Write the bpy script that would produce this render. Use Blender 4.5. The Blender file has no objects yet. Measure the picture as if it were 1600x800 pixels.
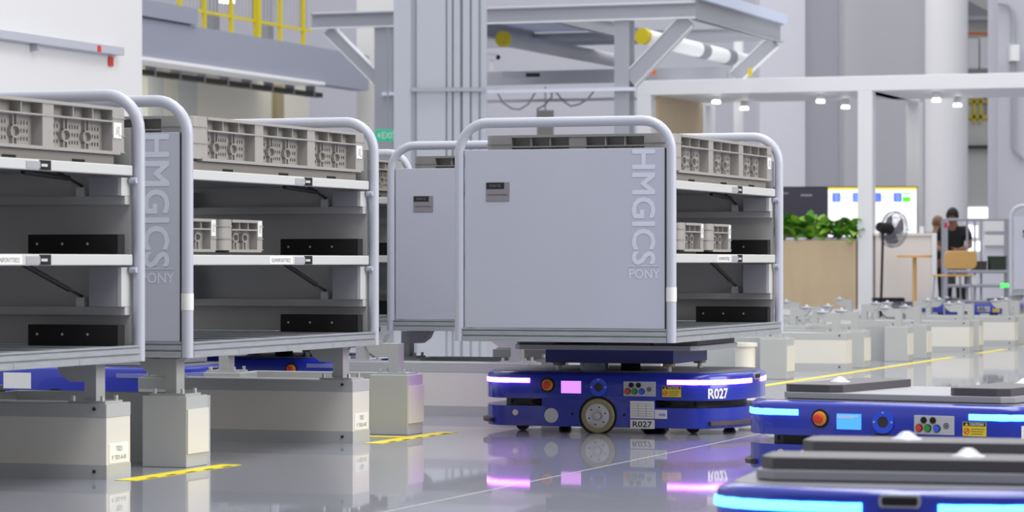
import bpy, bmesh, math, random
from mathutils import Matrix, Vector
random.seed(7)
SC = bpy.context.scene
COL = SC.collection
# ---------------------------------------------------------------- camera, world, light, exposure
FPX, HOR, CAMH = 4700.0, 408.9, 0.836
cam_d = bpy.data.cameras.new('camera'); cam = bpy.data.objects.new('camera', cam_d); COL.objects.link(cam)
cam.location = (0, 0, CAMH); cam.rotation_euler = (math.pi/2, 0, 0)
cam_d.sensor_width = 36; cam_d.lens = FPX/1600*36
cam_d.shift_y = (HOR-400)/1600
cam_d.clip_end = 300; cam_d.clip_start = .1
cam_d.dof.use_dof = True; cam_d.dof.focus_distance = 14.3; cam_d.dof.aperture_fstop = 5.6
SC.camera = cam
W = bpy.data.worlds.new('hall'); SC.world = W; W.use_nodes = True
bg = W.node_tree.nodes['Background']; bg.inputs[0].default_value = (.945, .955, 1, 1); bg.inputs[1].default_value = .84
SC.view_settings.view_transform = 'Standard'; SC.view_settings.look = 'None'
SC.view_settings.gamma = 1; SC.view_settings.use_curve_mapping = False
SC.view_settings.exposure = -0.12
def area(name, loc, target, sx, sy, power, color=(1, 1, 1)):
    l = bpy.data.lights.new(name, 'AREA'); l.shape = 'RECTANGLE'; l.size = sx; l.size_y = sy; l.energy = power; l.color = color
    o = bpy.data.objects.new(name, l); COL.objects.link(o); o.location = loc
    o.rotation_euler = (Vector(target)-Vector(loc)).to_track_quat('-Z', 'Y').to_euler()
    return o
# high-bay rows of the hall ceiling and an added key light on the right
area('right_key_light', (15, 10, 6.5), (0, 15, .4), 14, 7, 2100, (1, .965, .91))  # large unseen key light, added to brighten the right-hand faces
area('ceiling_light_row_near', (2, 12, 11), (2, 13, 0), 4, 20, 1500, (.95, .97, 1))
area('ceiling_light_row_far', (2, 42, 13), (2, 42, 0), 16, 24, 2600, (1, .99, .98))
area('mezzanine_fill_light', (-5.9, 47.8, 3.7), (-7.6, 48.6, 1.5), 3, 3, 75, (1, .97, .88))  # unseen fill light, added to brighten the cream wall under the mezzanine
# ---------------------------------------------------------------- helpers
TH = math.radians(19.664)
U = Vector((math.cos(TH), -math.sin(TH), 0)); V = Vector((math.sin(TH), math.cos(TH), 0))
C2 = Vector((-1.308, 12.123, 0)); C1 = Vector((.742, 14., 0))
def G(u, v, z=0):                      # the hall's grid: u along the wide side of a cart, v along the aisle
    return C2 + U*u + V*v + Vector((0, 0, z))
def lin(c):
    return tuple(((x/255)/12.92 if x/255 <= .04045 else ((x/255+.055)/1.055)**2.4) for x in c)
MATS = {}
def mat(name, rgb, rough=.5, metal=0., spec=.5, noise=0., nscale=8., bump=0., emit=None, estr=0., rvar=0., stretch=None, alpha=1, trans=0., clear=0.):
    if name in MATS: return MATS[name]
    m = bpy.data.materials.new(name); m.use_nodes = True; MATS[name] = m
    nt = m.node_tree; b = nt.nodes['Principled BSDF']; c = lin(rgb)
    b.inputs['Base Color'].default_value = (*c, 1); b.inputs['Roughness'].default_value = rough
    b.inputs['Metallic'].default_value = metal; b.inputs['Specular IOR Level'].default_value = spec
    b.inputs['Coat Weight'].default_value = clear
    if trans: b.inputs['Transmission Weight'].default_value = trans
    if alpha < 1: b.inputs['Alpha'].default_value = alpha
    if emit:
        b.inputs['Emission Color'].default_value = (*lin(emit), 1); b.inputs['Emission Strength'].default_value = estr
    if noise or bump or rvar:
        tc = nt.nodes.new('ShaderNodeTexCoord'); mp = nt.nodes.new('ShaderNodeMapping'); n = nt.nodes.new('ShaderNodeTexNoise')
        nt.links.new(tc.outputs['Object'], mp.inputs[0]); nt.links.new(mp.outputs[0], n.inputs['Vector'])
        if stretch: mp.inputs['Scale'].default_value = stretch
        n.inputs['Scale'].default_value = nscale; n.inputs['Detail'].default_value = 4
        if noise:
            r = nt.nodes.new('ShaderNodeMix'); r.data_type = 'RGBA'
            r.inputs[6].default_value = (*[x*(1-noise) for x in c], 1); r.inputs[7].default_value = (*[min(1, x*(1+noise)) for x in c], 1)
            nt.links.new(n.outputs[0], r.inputs[0]); nt.links.new(r.outputs[2], b.inputs['Base Color'])
        if rvar:
            q = nt.nodes.new('ShaderNodeMapRange'); q.inputs[3].default_value = max(0, rough-rvar); q.inputs[4].default_value = min(1, rough+rvar)
            nt.links.new(n.outputs[0], q.inputs[0]); nt.links.new(q.outputs[0], b.inputs['Roughness'])
        if bump:
            k = nt.nodes.new('ShaderNodeBump'); k.inputs['Strength'].default_value = bump; k.inputs['Distance'].default_value = .01
            nt.links.new(n.outputs[0], k.inputs['Height']); nt.links.new(k.outputs[0], b.inputs['Normal'])
    return m
class MB:
    """collects faces for one mesh object"""
    def __init__(self): self.v = []; self.f = []
    def add(self, vs, fs, M=None):
        o = len(self.v)
        self.v += [tuple(M @ Vector(p)) if M else tuple(p) for p in vs]; self.f += [tuple(i+o for i in f) for f in fs]; return self
    def box(self, x0, x1, y0, y1, z0, z1, M=None):
        return self.add([(x0,y0,z0),(x1,y0,z0),(x1,y1,z0),(x0,y1,z0),(x0,y0,z1),(x1,y0,z1),(x1,y1,z1),(x0,y1,z1)],
                        [(3,2,1,0),(4,5,6,7),(0,1,5,4),(1,2,6,5),(2,3,7,6),(3,0,4,7)], M)
    def prism(self, poly, z0, z1, M=None, top=None):
        n = len(poly); t = top or poly
        return self.add([(x,y,z0) for x,y in poly]+[(x,y,z1) for x,y in t],
                        [tuple(range(n-1,-1,-1)), tuple(range(n,2*n))]+[(i,(i+1)%n,n+(i+1)%n,n+i) for i in range(n)], M)
    def cyl(self, p0, p1, r, n=12, r1=None):
        p0 = Vector(p0); p1 = Vector(p1); d = p1-p0; q = d.to_track_quat('Z', 'Y'); L = d.length; r1 = r if r1 is None else r1
        M = Matrix.Translation(p0) @ q.to_matrix().to_4x4()
        a = [(r*math.cos(2*math.pi*i/n), r*math.sin(2*math.pi*i/n)) for i in range(n)]
        b = [(r1*math.cos(2*math.pi*i/n), r1*math.sin(2*math.pi*i/n)) for i in range(n)]
        return self.prism(a, 0, L, M, b)
    def lathe(self, prof, M=None, n=20):
        vs = []; fs = []; k = len(prof)
        for i in range(n):
            a = 2*math.pi*i/n
            vs += [(r*math.cos(a), r*math.sin(a), z) for r, z in prof]
        for i in range(n):
            j = (i+1) % n
            for m in range(k-1): fs.append((i*k+m, j*k+m, j*k+m+1, i*k+m+1))
        if prof[0][0] > 1e-6: fs.append(tuple(i*k for i in range(n-1, -1, -1)))
        if prof[-1][0] > 1e-6: fs.append(tuple(i*k+k-1 for i in range(n)))
        return self.add(vs, fs, M)
    def tube(self, pts, r, n=10, closed=False):
        pts = [Vector(p) for p in pts]; k = len(pts); rings = []; ref = None
        for i, p in enumerate(pts):
            if closed: t = (pts[(i+1) % k]-pts[i-1]).normalized()
            else: t = (pts[min(i+1, k-1)]-pts[max(i-1, 0)]).normalized()
            if ref is None: ref = Vector((0,0,1)) if abs(t.z) < .9 else Vector((0,1,0))
            a = t.cross(ref).normalized(); b = a.cross(t).normalized(); ref = b
            rings.append([p+a*r*math.cos(2*math.pi*j/n)+b*r*math.sin(2*math.pi*j/n) for j in range(n)])
        vs = [q for R in rings for q in R]; fs = []
        for i in range(k if closed else k-1):
            i2 = (i+1) % k
            for j in range(n): fs.append((i*n+j, i*n+(j+1) % n, i2*n+(j+1) % n, i2*n+j))
        if not closed: fs += [tuple(range(n-1,-1,-1)), tuple((k-1)*n+j for j in range(n))]
        return self.add(vs, fs)
    def ring(self, c, rx, rz, w, y0, y1, n=14):       # oval ring standing in the xz plane
        vs = []; fs = []
        for i in range(n):
            a = 2*math.pi*i/n; co, s = math.cos(a), math.sin(a)
            for y in (y0, y1):
                vs.append((c[0]+rx*co, y, c[1]+rz*s)); vs.append((c[0]+(rx-w)*co, y, c[1]+(rz-w)*s))
        for i in range(n):
            j = (i+1) % n; a, b = i*4, j*4
            fs += [(a,b,b+1,a+1), (a+2,a+3,b+3,b+2), (a,a+2,b+2,b), (a+1,b+1,b+3,a+3)]
        return self.add(vs, fs)
    def mesh(self, name, m=None, smooth=False):
        me = bpy.data.meshes.new(name); me.from_pydata(self.v, [], self.f); me.validate()
        bm = bmesh.new(); bm.from_mesh(me); bmesh.ops.recalc_face_normals(bm, faces=bm.faces); bm.to_mesh(me); bm.free()
        if m: me.materials.append(m)
        if smooth: me.shade_smooth(); me.set_sharp_from_angle(angle=math.radians(38))
        return me
    def build(self, name, m, parent=None, smooth=False, bevel=0., loc=None, label=None):
        o = bpy.data.objects.new(name, self.mesh(name, m, smooth)); COL.objects.link(o)
        if parent: o.parent = parent
        if loc: o.location = loc
        if bevel:
            b = o.modifiers.new('bevel', 'BEVEL'); b.width = bevel; b.segments = 2; b.limit_method = 'ANGLE'
        if label: o['label'] = label
        return o
def box(name, m, x0, x1, y0, y1, z0, z1, parent=None, bevel=0., M=None):
    return MB().box(x0, x1, y0, y1, z0, z1, M).build(name, m, parent, bevel=bevel)
def tag(o, label, cat, group=None):
    o['label'] = label; o['category'] = cat
    if group: o['group'] = group
    return o
def struct(o):
    o['kind'] = 'structure'; return o
def thing(name, label, cat, loc=(0,0,0), rz=0., group=None):
    o = bpy.data.objects.new(name, None); COL.objects.link(o); o.location = loc; o.rotation_euler = (0,0,rz); o.empty_display_size = .1
    return tag(o, label, cat, group)
def dup(root, loc, rz, label=None, group=None):
    def cp(o, par):
        c = o.copy(); COL.objects.link(c); c.parent = par
        for ch in kids.get(o, []): cp(ch, c)
        return c
    kids = {}
    for o in list(COL.objects):
        if o.parent: kids.setdefault(o.parent, []).append(o)
    r = cp(root, None); r.location = loc; r.rotation_euler = (0,0,rz)
    if label: r['label'] = label
    if group: r['group'] = group
    return r
TXT = {}
def text(s, w, h, m, parent, M, name='lettering', bold=0., wrap=None):
    """flat letters w wide and h high, centred at the origin of M in its xz plane (reading from -y)"""
    key = s
    if key not in TXT:
        cu = bpy.data.curves.new('lettering', 'FONT'); cu.body = s; cu.size = 1; cu.resolution_u = 3; cu.extrude = 0
        o = bpy.data.objects.new('lettering', cu); COL.objects.link(o)
        dg = bpy.context.evaluated_depsgraph_get(); me = bpy.data.meshes.new_from_object(o.evaluated_get(dg))
        vs = [tuple(q.co) for q in me.vertices]; fs = [tuple(p.vertices) for p in me.polygons]
        bpy.data.objects.remove(o); bpy.data.curves.remove(cu)
        TXT[key] = (vs, fs)
    vs, fs = TXT[key]
    x0 = min(p[0] for p in vs); x1 = max(p[0] for p in vs); y0 = min(p[1] for p in vs); y1 = max(p[1] for p in vs)
    P = [((p[0]-(x0+x1)/2)/(x1-x0)*w, 0, (p[1]-(y0+y1)/2)/(y1-y0)*h) for p in vs]
    if bold:
        n0 = len(P); k = bold; Q = list(P); F = list(fs)
        for j, (dx, dz) in enumerate(((k,0),(-k,0),(0,k),(0,-k),(k*.7,k*.7),(-k*.7,k*.7),(k*.7,-k*.7),(-k*.7,-k*.7))):
            Q += [(p[0]+dx*h, p[1]-.00002*(j+1), p[2]+dz*h) for p in P]; F += [tuple(i+n0*(j+1) for i in f) for f in fs]
        P, fs = Q, F
    P = [M @ Vector(p) for p in P]
    if wrap: P = [wrap(p) for p in P]
    me = bpy.data.meshes.new(name); me.from_pydata([tuple(p) for p in P], [], fs); me.materials.append(m)
    o = bpy.data.objects.new(name, me); COL.objects.link(o); o.parent = parent
    return o
def T(x, y, z): return Matrix.Translation((x, y, z))
def RZ(a): return Matrix.Rotation(a, 4, 'Z')
def RY(a): return Matrix.Rotation(a, 4, 'Y')
# ---------------------------------------------------------------- materials
M_tube = mat('powder_grey_tube', (192,194,205), .32, spec=.5)
M_panel = mat('grey_panel', (192,194,206), .42, noise=.04, nscale=3)
M_print = mat('pale_print', (218,221,234), .45)
M_white = mat('white_rail', (206,207,205), .4)
M_alu = mat('worn_aluminium', (176,180,184), .42, metal=.35, noise=.22, nscale=9, stretch=(1,1,9))
M_grey = mat('grey_steel', (160,161,165), .45)
M_inner = mat('inner_grey', (190,189,186), .5, noise=.03, nscale=3)
M_black = mat('black_foam', (22,20,22), .8)
M_dark = mat('dark_steel', (52,48,46), .5)
M_crate = mat('crate_plastic', (163,160,156), .5, noise=.03, nscale=20)
M_crate_base = mat('crate_base_plastic', (140,136,131), .6, noise=.06, nscale=30)
M_paper = mat('paper', (238,238,234), .6)
M_ink = mat('grey_ink', (130,130,132), .6)
M_inkd = mat('dark_ink', (34,34,38), .6)
M_blue = mat('blue_enamel', (36,52,166), .26, spec=.5, clear=.4)
M_navy = mat('navy_enamel', (30,40,128), .35)
M_deck = mat('deck_grey', (122,122,130), .38)
M_plate = mat('lift_plate_grey', (158,158,165), .35)
M_pad = mat('rubber_pad', (80,77,81), .42)
M_tyre = mat('tyre', (150,143,106), .55)
M_chrome = mat('bright_metal', (205,206,208), .32, metal=.45)
M_cream = mat('cream_plinth', (226,223,212), .4, noise=.02)
M_band = mat('grey_plinth_band', (184,186,184), .45)
M_yellow = mat('yellow_paint', (238,220,40), .45)
M_red = mat('red_button', (220,62,40), .4); M_green = mat('green_button', (52,150,52), .4); M_bbtn = mat('blue_button', (60,96,230), .35)
M_led_p = mat('purple_led', (240,190,255), .4, emit=(214,84,255), estr=13)
M_led_b = mat('blue_led', (150,220,255), .4, emit=(64,176,255), estr=6)
M_scr_p = mat('pink_screen', (225,150,250), .3, emit=(228,150,255), estr=.95)
M_scr_b = mat('blue_screen', (80,160,250), .3, emit=(72,160,250), estr=.95)
# ---------------------------------------------------------------- floor
def floor_material():
    m = bpy.data.materials.new('polished_floor'); m.use_nodes = True; nt = m.node_tree; b = nt.nodes['Principled BSDF']
    tc = nt.nodes.new('ShaderNodeTexCoord'); n = nt.nodes.new('ShaderNodeTexNoise'); n.inputs['Scale'].default_value = .7; n.inputs['Detail'].default_value = 6
    mx = nt.nodes.new('ShaderNodeMix'); mx.data_type = 'RGBA'
    mx.inputs[6].default_value = (*lin((150,151,163)), 1); mx.inputs[7].default_value = (*lin((168,169,180)), 1)
    nt.links.new(tc.outputs['Object'], n.inputs['Vector']); nt.links.new(n.outputs[0], mx.inputs[0]); nt.links.new(mx.outputs[2], b.inputs['Base Color'])
    n2 = nt.nodes.new('ShaderNodeTexNoise'); n2.inputs['Scale'].default_value = 2.2; n2.inputs['Detail'].default_value = 3
    bp = nt.nodes.new('ShaderNodeBump'); bp.inputs['Strength'].default_value = .012; bp.inputs['Distance'].default_value = .02
    nt.links.new(tc.outputs['Object'], n2.inputs['Vector']); nt.links.new(n2.outputs[0], bp.inputs['Height']); nt.links.new(bp.outputs[0], b.inputs['Normal'])
    b.inputs['Roughness'].default_value = .26; b.inputs['IOR'].default_value = 1.5
    b.inputs['Coat Weight'].default_value = .8; b.inputs['Coat Roughness'].default_value = .03; b.inputs['Coat IOR'].default_value = 1.45
    return m
struct(box('floor', floor_material(), -30, 40, -4, 90, -.2, 0))
struct(box('wall_front_blocker', mat('blocker_wall_grey', (150,151,156), .8), -30, 40, -7.2, -7, 0, 13))  # unseen, added behind the camera to block ambient light from the front
struct(box('wall_right_blocker', mat('blocker_wall_grey', (150,151,156), .8), 26, 26.2, -7, 60, 0, 13))  # unseen side wall, likewise added to cut the ambient light
def tape(name, u0, u1, v0, v1, label, dashes=False, m=None, h=.0015):
    o = MB().prism([tuple(G(a, b)[:2]) for a, b in ((u0,v0),(u1,v0),(u1,v1),(u0,v1))], .0004, h).build(name, m or M_yellow)
    tag(o, label, 'floor tape')
    if dashes:
        v = v0+.12
        while v < v1-.12:
            MB().prism([tuple(G(a, b)[:2]) for a, b in ((u1-.016,v),(u1,v),(u1,v+.075),(u1-.016,v+.075))], h, h+.0006).build('dash', M_black, o)
            v += .17
    return o
tape('floor_tape', .01, .1, -.66, .3, 'yellow and black floor tape before the two nearest left plinths', True)
tape('floor_tape', .01, .1, 1.82, 2.82, 'yellow and black floor tape by the purple-lit plinth', True)
tape('floor_tape', -.42, .0, 2.3, 2.4, 'short yellow tape crossing behind the labelled beam plinth', False)
tape('floor_tape', .05, .125, 8.0, 15.1, 'long plain yellow floor tape running past the far right plinths')
tape('floor_tape', .05, .125, 16.3, 17.6, 'short yellow tape at the distant right plinths')
tape('floor_tape', .05, .125, 18.7, 22, 'farthest yellow tape strip at the right edge')
tape('floor_line', 1.528, 1.5325, -3, 6, 'thin white line across the shiny floor in front of the blue robot', m=mat('line_paint', (205,205,210), .4), h=.001)
# ---------------------------------------------------------------- support plinths
def bracket(par, u, v, s, free):
    """L bracket on a plinth; s=-1: arm to -x, +1: arm to +x. local u,v of the post's outer front corner"""
    b = MB().box(u-.105 if s < 0 else u-.055, u+.055 if s < 0 else u+.105, v-.03, v+.115, .29, .299).build('base_plate', M_band, par)
    x0, x1 = (u-.05, u) if s < 0 else (u, u+.05)
    xa = u-.175 if s < 0 else u+.175
    poly = [(x1 if s < 0 else x0, .299), (x1 if s < 0 else x0, .44), (xa, .44), (xa+(-s)*.02, .40), (xa+(-s)*.06, .372), (x0 if s < 0 else x1, .372), (x0 if s < 0 else x1, .299)]
    M = Matrix(((1,0,0,0),(0,0,-1,v+.075),(0,1,0,0),(0,0,0,1)))
    MB().prism(poly, 0, .075, M).build('bracket', M_band, par)
    for dx in (-.09, .035) if s < 0 else (-.035, .09):
        for dy in (-.015, .1): MB().cyl((u+dx, v+dy, .299), (u+dx, v+dy, .318), .009, 6).build('bolt', M_chrome, par)
    xc = u-.135 if s < 0 else u+.135
    if free:
        MB().lathe([(.05,.44),(.056,.445),(.056,.452),(.018,.455),(.015,.466),(0,.472)], T(xc, v+.037, 0), 14).build('seat_pin', M_tube, par, smooth=True)
    else:
        MB().lathe([(.04,.44),(.04,.449)], T(xc, v+.037, 0), 12).build('seat_pin', M_grey, par, smooth=True)
PLABEL = 'plinths that carry the carts'
def plinth_block(u, v, par):
    box('block', M_band, u-.2, u, v, v+.2, 0, .29, par, bevel=.004)
    box('end_plate', M_cream, u-.001, u+.006, v+.002, v+.198, .056, .236, par)
def plinth_pair(k, free, label, du=0, dv=0, left=True):
    o = thing('support_plinth', label, 'plinth', G(du, .064+2.43*k+dv), -TH, PLABEL)
    plinth_block(-.035, 0, o); bracket(o, -.105, .05, -1, free)
    if left: plinth_block(-.92, 0, o); bracket(o, -1.06, .05, 1, free)
    box('tie_beam', M_band, -1.0, -.2, .28, .36, 0, .288, o)
    box('tie_foot', M_band, -.2, -.1, .2, .36, 0, .28, o); box('tie_foot', M_band, -1.1, -1.0, .2, .36, 0, .28, o)
    return o
def beam(k, free, label, tagtxt=None, du=0, dv=0):
    o = thing('support_beam', label, 'plinth', G(du, -.638+2.445*k+dv), -TH, PLABEL)
    x0, x1 = -1.13, -.035
    box('body', M_cream, x0, x1, 0, .2, .052, .24, o)
    box('top_band', M_band, x0-.002, x1+.002, -.002, .202, .236, .29, o, bevel=.003); box('bottom_band', M_band, x0-.002, x1+.002, -.002, .202, 0, .055, o)
    for z in (.27, .03): MB().cyl((x1-.05, -.008, z), (x1-.05, 0, z), .007, 8).build('screw', M_dark, o)
    bracket(o, -.105, .05, -1, free); bracket(o, -1.06, .05, 1, free)
    if tagtxt:
        p = MB().box(x1, x1+.003, .02, .18, .06, .135).build('paper_label', M_paper, o)
        Mt = T(x1+.004, .1, .115) @ RZ(math.pi/2)
        text(tagtxt[0], .05, .02, M_ink, p, Mt, bold=.0)
        text(tagtxt[1], .115, .02, M_ink, p, T(x1+.004, .1, .08) @ RZ(math.pi/2))
    return o
beam(0, False, 'nearest long cream beam plinth at the left edge with a paper label on its end', ('T021', 'P_T021-A-01'))
plinth_pair(0, False, 'plinth with a square grey block under the corner of the middle left cart')
beam(1, False, 'long cream beam plinth under the middle left cart, paper label on its end', ('T022', 'P_T022-A-02'))
plinth_pair(1, False, 'plinth whose block is lit purple beside the blue robot')
beam(2, False, 'long beam plinth with purple glow behind the lifted cart\'s robot')
plinth_pair(2, False, 'plinth under the half hidden cart behind the lifted cart')
beam(3, True, 'beam plinth hidden mostly behind the lifted cart')
plinth_pair(4, True, 'first empty plinth block right of the lifted cart')
beam(5, True, 'first empty beam plinth right of the lifted cart, bracket on top')
plinth_pair(5, True, 'second empty plinth block from the lifted cart, behind the bracketed beam')
plinth_pair(5.66, True, 'third empty plinth block from the lifted cart, at the end of the long tape')
plinth_pair(5.975, True, 'fourth empty plinth block from the lifted cart')
beam(7, True, 'distant beam plinth between the two short yellow tapes and the long one')
plinth_pair(6.95, True, 'distant plinth block at the short yellow tape')
beam(7.95, True, 'distant beam plinth third from the right edge')
plinth_pair(7.95, True, 'farthest plinth block at the right edge of the picture')
for i, k in enumerate((5.4, 6.3, 7.2, 8.1)):
    beam(k, True, ['empty beam plinth in the back row, left end, below the planter', 'second beam plinth of the back row, below the fan', 'third beam plinth of the back row, below the wooden chair', 'rightmost beam plinth of the back row'][i], du=-1.75, dv=.3)
bl = thing('round_bollard', 'round white bollard with a flat cap right behind the lifted cart', 'bollard', G(-.06, 8.75))
MB().cyl((0,0,0), (0,0,.262), .068, 24).build('shaft', M_cream, bl, smooth=True); MB().cyl((0,0,.262), (0,0,.287), .084, 24).build('cap', M_cream, bl, smooth=True)
plinth_pair(9.86, False, 'plinth under the distant cart at the right edge'); beam(10.75, False, 'beam plinth under the distant cart at the right edge')
# ---------------------------------------------------------------- carts
CW, CL = 1.053, 1.978
ZH, ZU, ZUB, ZM, ZMB, ZB, ZBB = CAMH+.650, CAMH+.374, CAMH+.334, CAMH+.028, CAMH-.014, CAMH-.325, CAMH-.387
TR = .0238
def hoop_pts(y):
    pts = [(0, y, ZBB)]; r = .14
    for i in range(9):
        a = math.pi/2*i/8; pts.append((-r+r*math.cos(a), y, ZH-r+r*math.sin(a)))
    for i in range(9):
        a = math.pi/2+math.pi/2*i/8; pts.append((-CW+r+r*math.cos(a), y, ZH-r+r*math.sin(a)))
    pts.append((-CW, y, ZBB)); return pts
def rail_profile(par, name, x0, x1, y0, y1, ax):
    """extruded aluminium rail with two ribs and a groove"""
    b = MB(); zs = [(ZBB, ZBB+.024, 0), (ZBB+.024, ZBB+.031, .012), (ZBB+.031, ZB-.012, .002), (ZB-.012, ZB-.006, .010), (ZB-.006, ZB, 0)]
    for a, c, d in zs:
        if ax == 'x': b.box(x0, x1, y0+d, y1-d, a, c)
        else: b.box(x0+d, x1-d, y0, y1, a, c)
    return b.build(name, M_alu, par)
def make_cart():
    o = thing('parts_cart', 'cart', 'cart')
    for y in (0, CL): MB().tube(hoop_pts(y), TR, 12).build('hoop', M_tube, o, smooth=True)
    # panels
    PZ0, PZ1 = ZB+.002, CAMH+.522
    p = MB().box(-CW+.03, -.03, -.012, .012, PZ0, PZ1).build('panel', M_panel, o, bevel=.003)
    q = MB().box(-CW+.03, -.03, CL-.012, CL+.012, PZ0, PZ1).build('panel', M_inner, o, bevel=.003)
    MB().box(-.03, -.024, -.008, .008, PZ0, PZ1).build('gap_seal', M_dark, p)
    # lettering: reads downwards; pixel box x 988..1024, y 237..415 on the lifted cart
    y = -.0135
    Mt = T(-.131, y, CAMH+.246) @ RY(math.pi/2)
    text('HMGICS', .533, .108, M_print, p, Mt, bold=.035)
    text('PONY', .147, .042, M_print, p, T(-.126, y, CAMH-.066), bold=.025)
    box('printed_line', M_print, -.21, -.056, y-.0005, y+.001, CAMH-.031, CAMH-.0275, p)
    c = MB().box(-.914, -.796, -.0145, -.012, CAMH+.277, CAMH+.368).build('name_card', mat('card_grey', (142,138,142), .35), p)
    box('card_header', M_inkd, -.912, -.822, -.0155, -.0145, CAMH+.336, CAMH+.366, c)
    text('PONY ID', .055, .012, M_ink, c, T(-.868, -.0162, CAMH+.351))
    text('HMGPONYTYPE022', .1, .008, M_dark, c, T(-.856, -.0152, CAMH+.308))
    # base frame
    rail_profile(o, 'frame_rail', -CW+.02, -.02, -.02, .02, 'x'); rail_profile(o, 'frame_rail', -CW+.02, -.02, CL-.02, CL+.02, 'x')
    rail_profile(o, 'frame_rail', -.02, .02, .022, CL-.022, 'y'); rail_profile(o, 'frame_rail', -CW-.02, -CW+.02, .022, CL-.022, 'y')
    box('deck', M_dark, -CW+.02, -.02, .02, CL-.02, ZB-.03, ZB-.012, o)
    for i in range(6):
        yy = .1+i*.325
        box('deck_slat', M_alu, -CW+.02, -.02, yy, yy+.1, ZB-.012, ZB-.002, o)
    for i in range(3): box('deck_joint', M_grey, .0195, .0215, .45+.5*i, .453+.5*i, ZBB+.002, ZBB+.03, o)
    # shelves
    for j, (za, zb) in enumerate(((ZU, ZUB), (ZM, ZMB))):
        s = box('shelf', M_grey, -CW+.06, -.05, .06, CL-.04, zb+.012, za-.012, o)
        box('shelf_mat', M_black, -CW+.08, -.06, .07, CL-.05, za-.012, za-.006, s)
        MB().box(-.05, -.012, .028, CL-.028, zb, za).build('shelf_rail', M_white, s, bevel=.004)
        box('shelf_rail', M_white, -CW+.012, -CW+.05, .028, CL-.028, zb, za, s)
        k = box('rail_clip', M_black, -.03, -.0095, 1.2, 1.285, zb+.002, za-.002, s)
        box('clip_slider', M_white, -.0098, -.005, 1.205, 1.25, (za+zb)/2-.006, (za+zb)/2+.004, s)
        box('clip_plate', M_chrome, -.0125, -.008, 1.1, 1.2, zb+.006, za-.008, s)
        if j:
            l = box('rail_label', M_paper, -.0125, -.0105, .83, 1.07, zb+.004, za-.003, s)
            text('KUWNPONYT0022', .2, .018, M_ink, l, T(-.0098, .95, (za+zb)/2-.001) @ RZ(math.pi/2))
        for yy in (.03, CL-.03):
            for xx in (-.012, -CW+.012): MB().cyl((xx-.012, yy, zb-.018), (xx+.018, yy, zb-.018), .012, 10).build('knob', mat('pale_knob', (186,189,202), .35), s, smooth=True)
        # cross member, strut and gussets on the far panel below each shelf
        zc = (.255, -.175)[j]+CAMH
        m_ = box('cross_member', M_inner, -CW+.04, -.03, CL-.06, CL-.012, zc-.032, zc, o)
        box('strut_foot', M_white, -.24, -.205, CL-.065, CL-.035, zc, zc+.035, m_)
        MB().cyl((-.222, CL-.05, zc+.04), (-.222, CL-.30, zc+.105), .006, 8).cyl((-.222, CL-.16, zc+.0685), (-.222, CL-.52, zb+.005), .011, 8).build('gas_strut', M_dark, m_)
        gz = zb-.008
        g = box('gusset', M_grey, -.17, -.045, CL-.09, CL-.012, zc+.001, gz, o)
        box('gusset_lit_edge', M_white, -.045, -.03, CL-.09, CL-.012, zc+.001, gz, g)  # white strip paints in the lit edge of the gusset
        box('gusset', M_grey, -CW+.045, -CW+.17, CL-.09, CL-.012, zc+.001, gz, o)
    for z0 in (ZM-.004, ZB-.002):
        f = box('stop_block', M_black, -.42, -.03, CL-.12, CL-.062, z0, z0+.082, o)
        for xx in (-.38, -.27, -.16): MB().cyl((xx, CL-.123, z0+.045), (xx, CL-.12, z0+.045), .005, 8).build('screw', M_chrome, f)
    MB().cyl((0, 0, CAMH-.195), (0, 0, CAMH-.128), TR+.0012, 14).build('post_label', M_paper, o, smooth=True)
    return o
cart = make_cart()
def place_cart(first, u, v, label, lift=0.):
    p = G(u, v, lift)
    c = cart if first else dup(cart, p, -TH)
    c.location = p; c.rotation_euler = (0,0,-TH); c['label'] = label; c['group'] = 'parts carts'
    return c
uv1 = (C1-C2).dot(U), (C1-C2).dot(V)
CARTS = {}
CARTS['lifted'] = (uv1[0], uv1[1], .009); CARTS['left'] = (0, 0, 0); CARTS['edge'] = (0, -.432-CL, 0); CARTS['half'] = (.035, 4.72, 0); CARTS['back'] = (-1.40, 3.98, 0.009)
place_cart(True, *CARTS['lifted'][:2], 'grey cart carried on the blue robot, wide panel facing the camera', .009)
place_cart(False, *CARTS['left'][:2], 'grey cart in the middle left, open shelves showing two small crates')
place_cart(False, *CARTS['edge'][:2], 'nearest grey cart, cut off by the left edge of the picture')
place_cart(False, *CARTS['half'][:2], 'grey cart whose panel is half hidden behind the lifted cart')
place_cart(False, *CARTS['back'][:2], 'grey cart seen only as a sliver between two cart posts', .009)
place_cart(False, .05, 23.96, 'distant cart panel cut off by the right edge of the picture')
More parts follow.
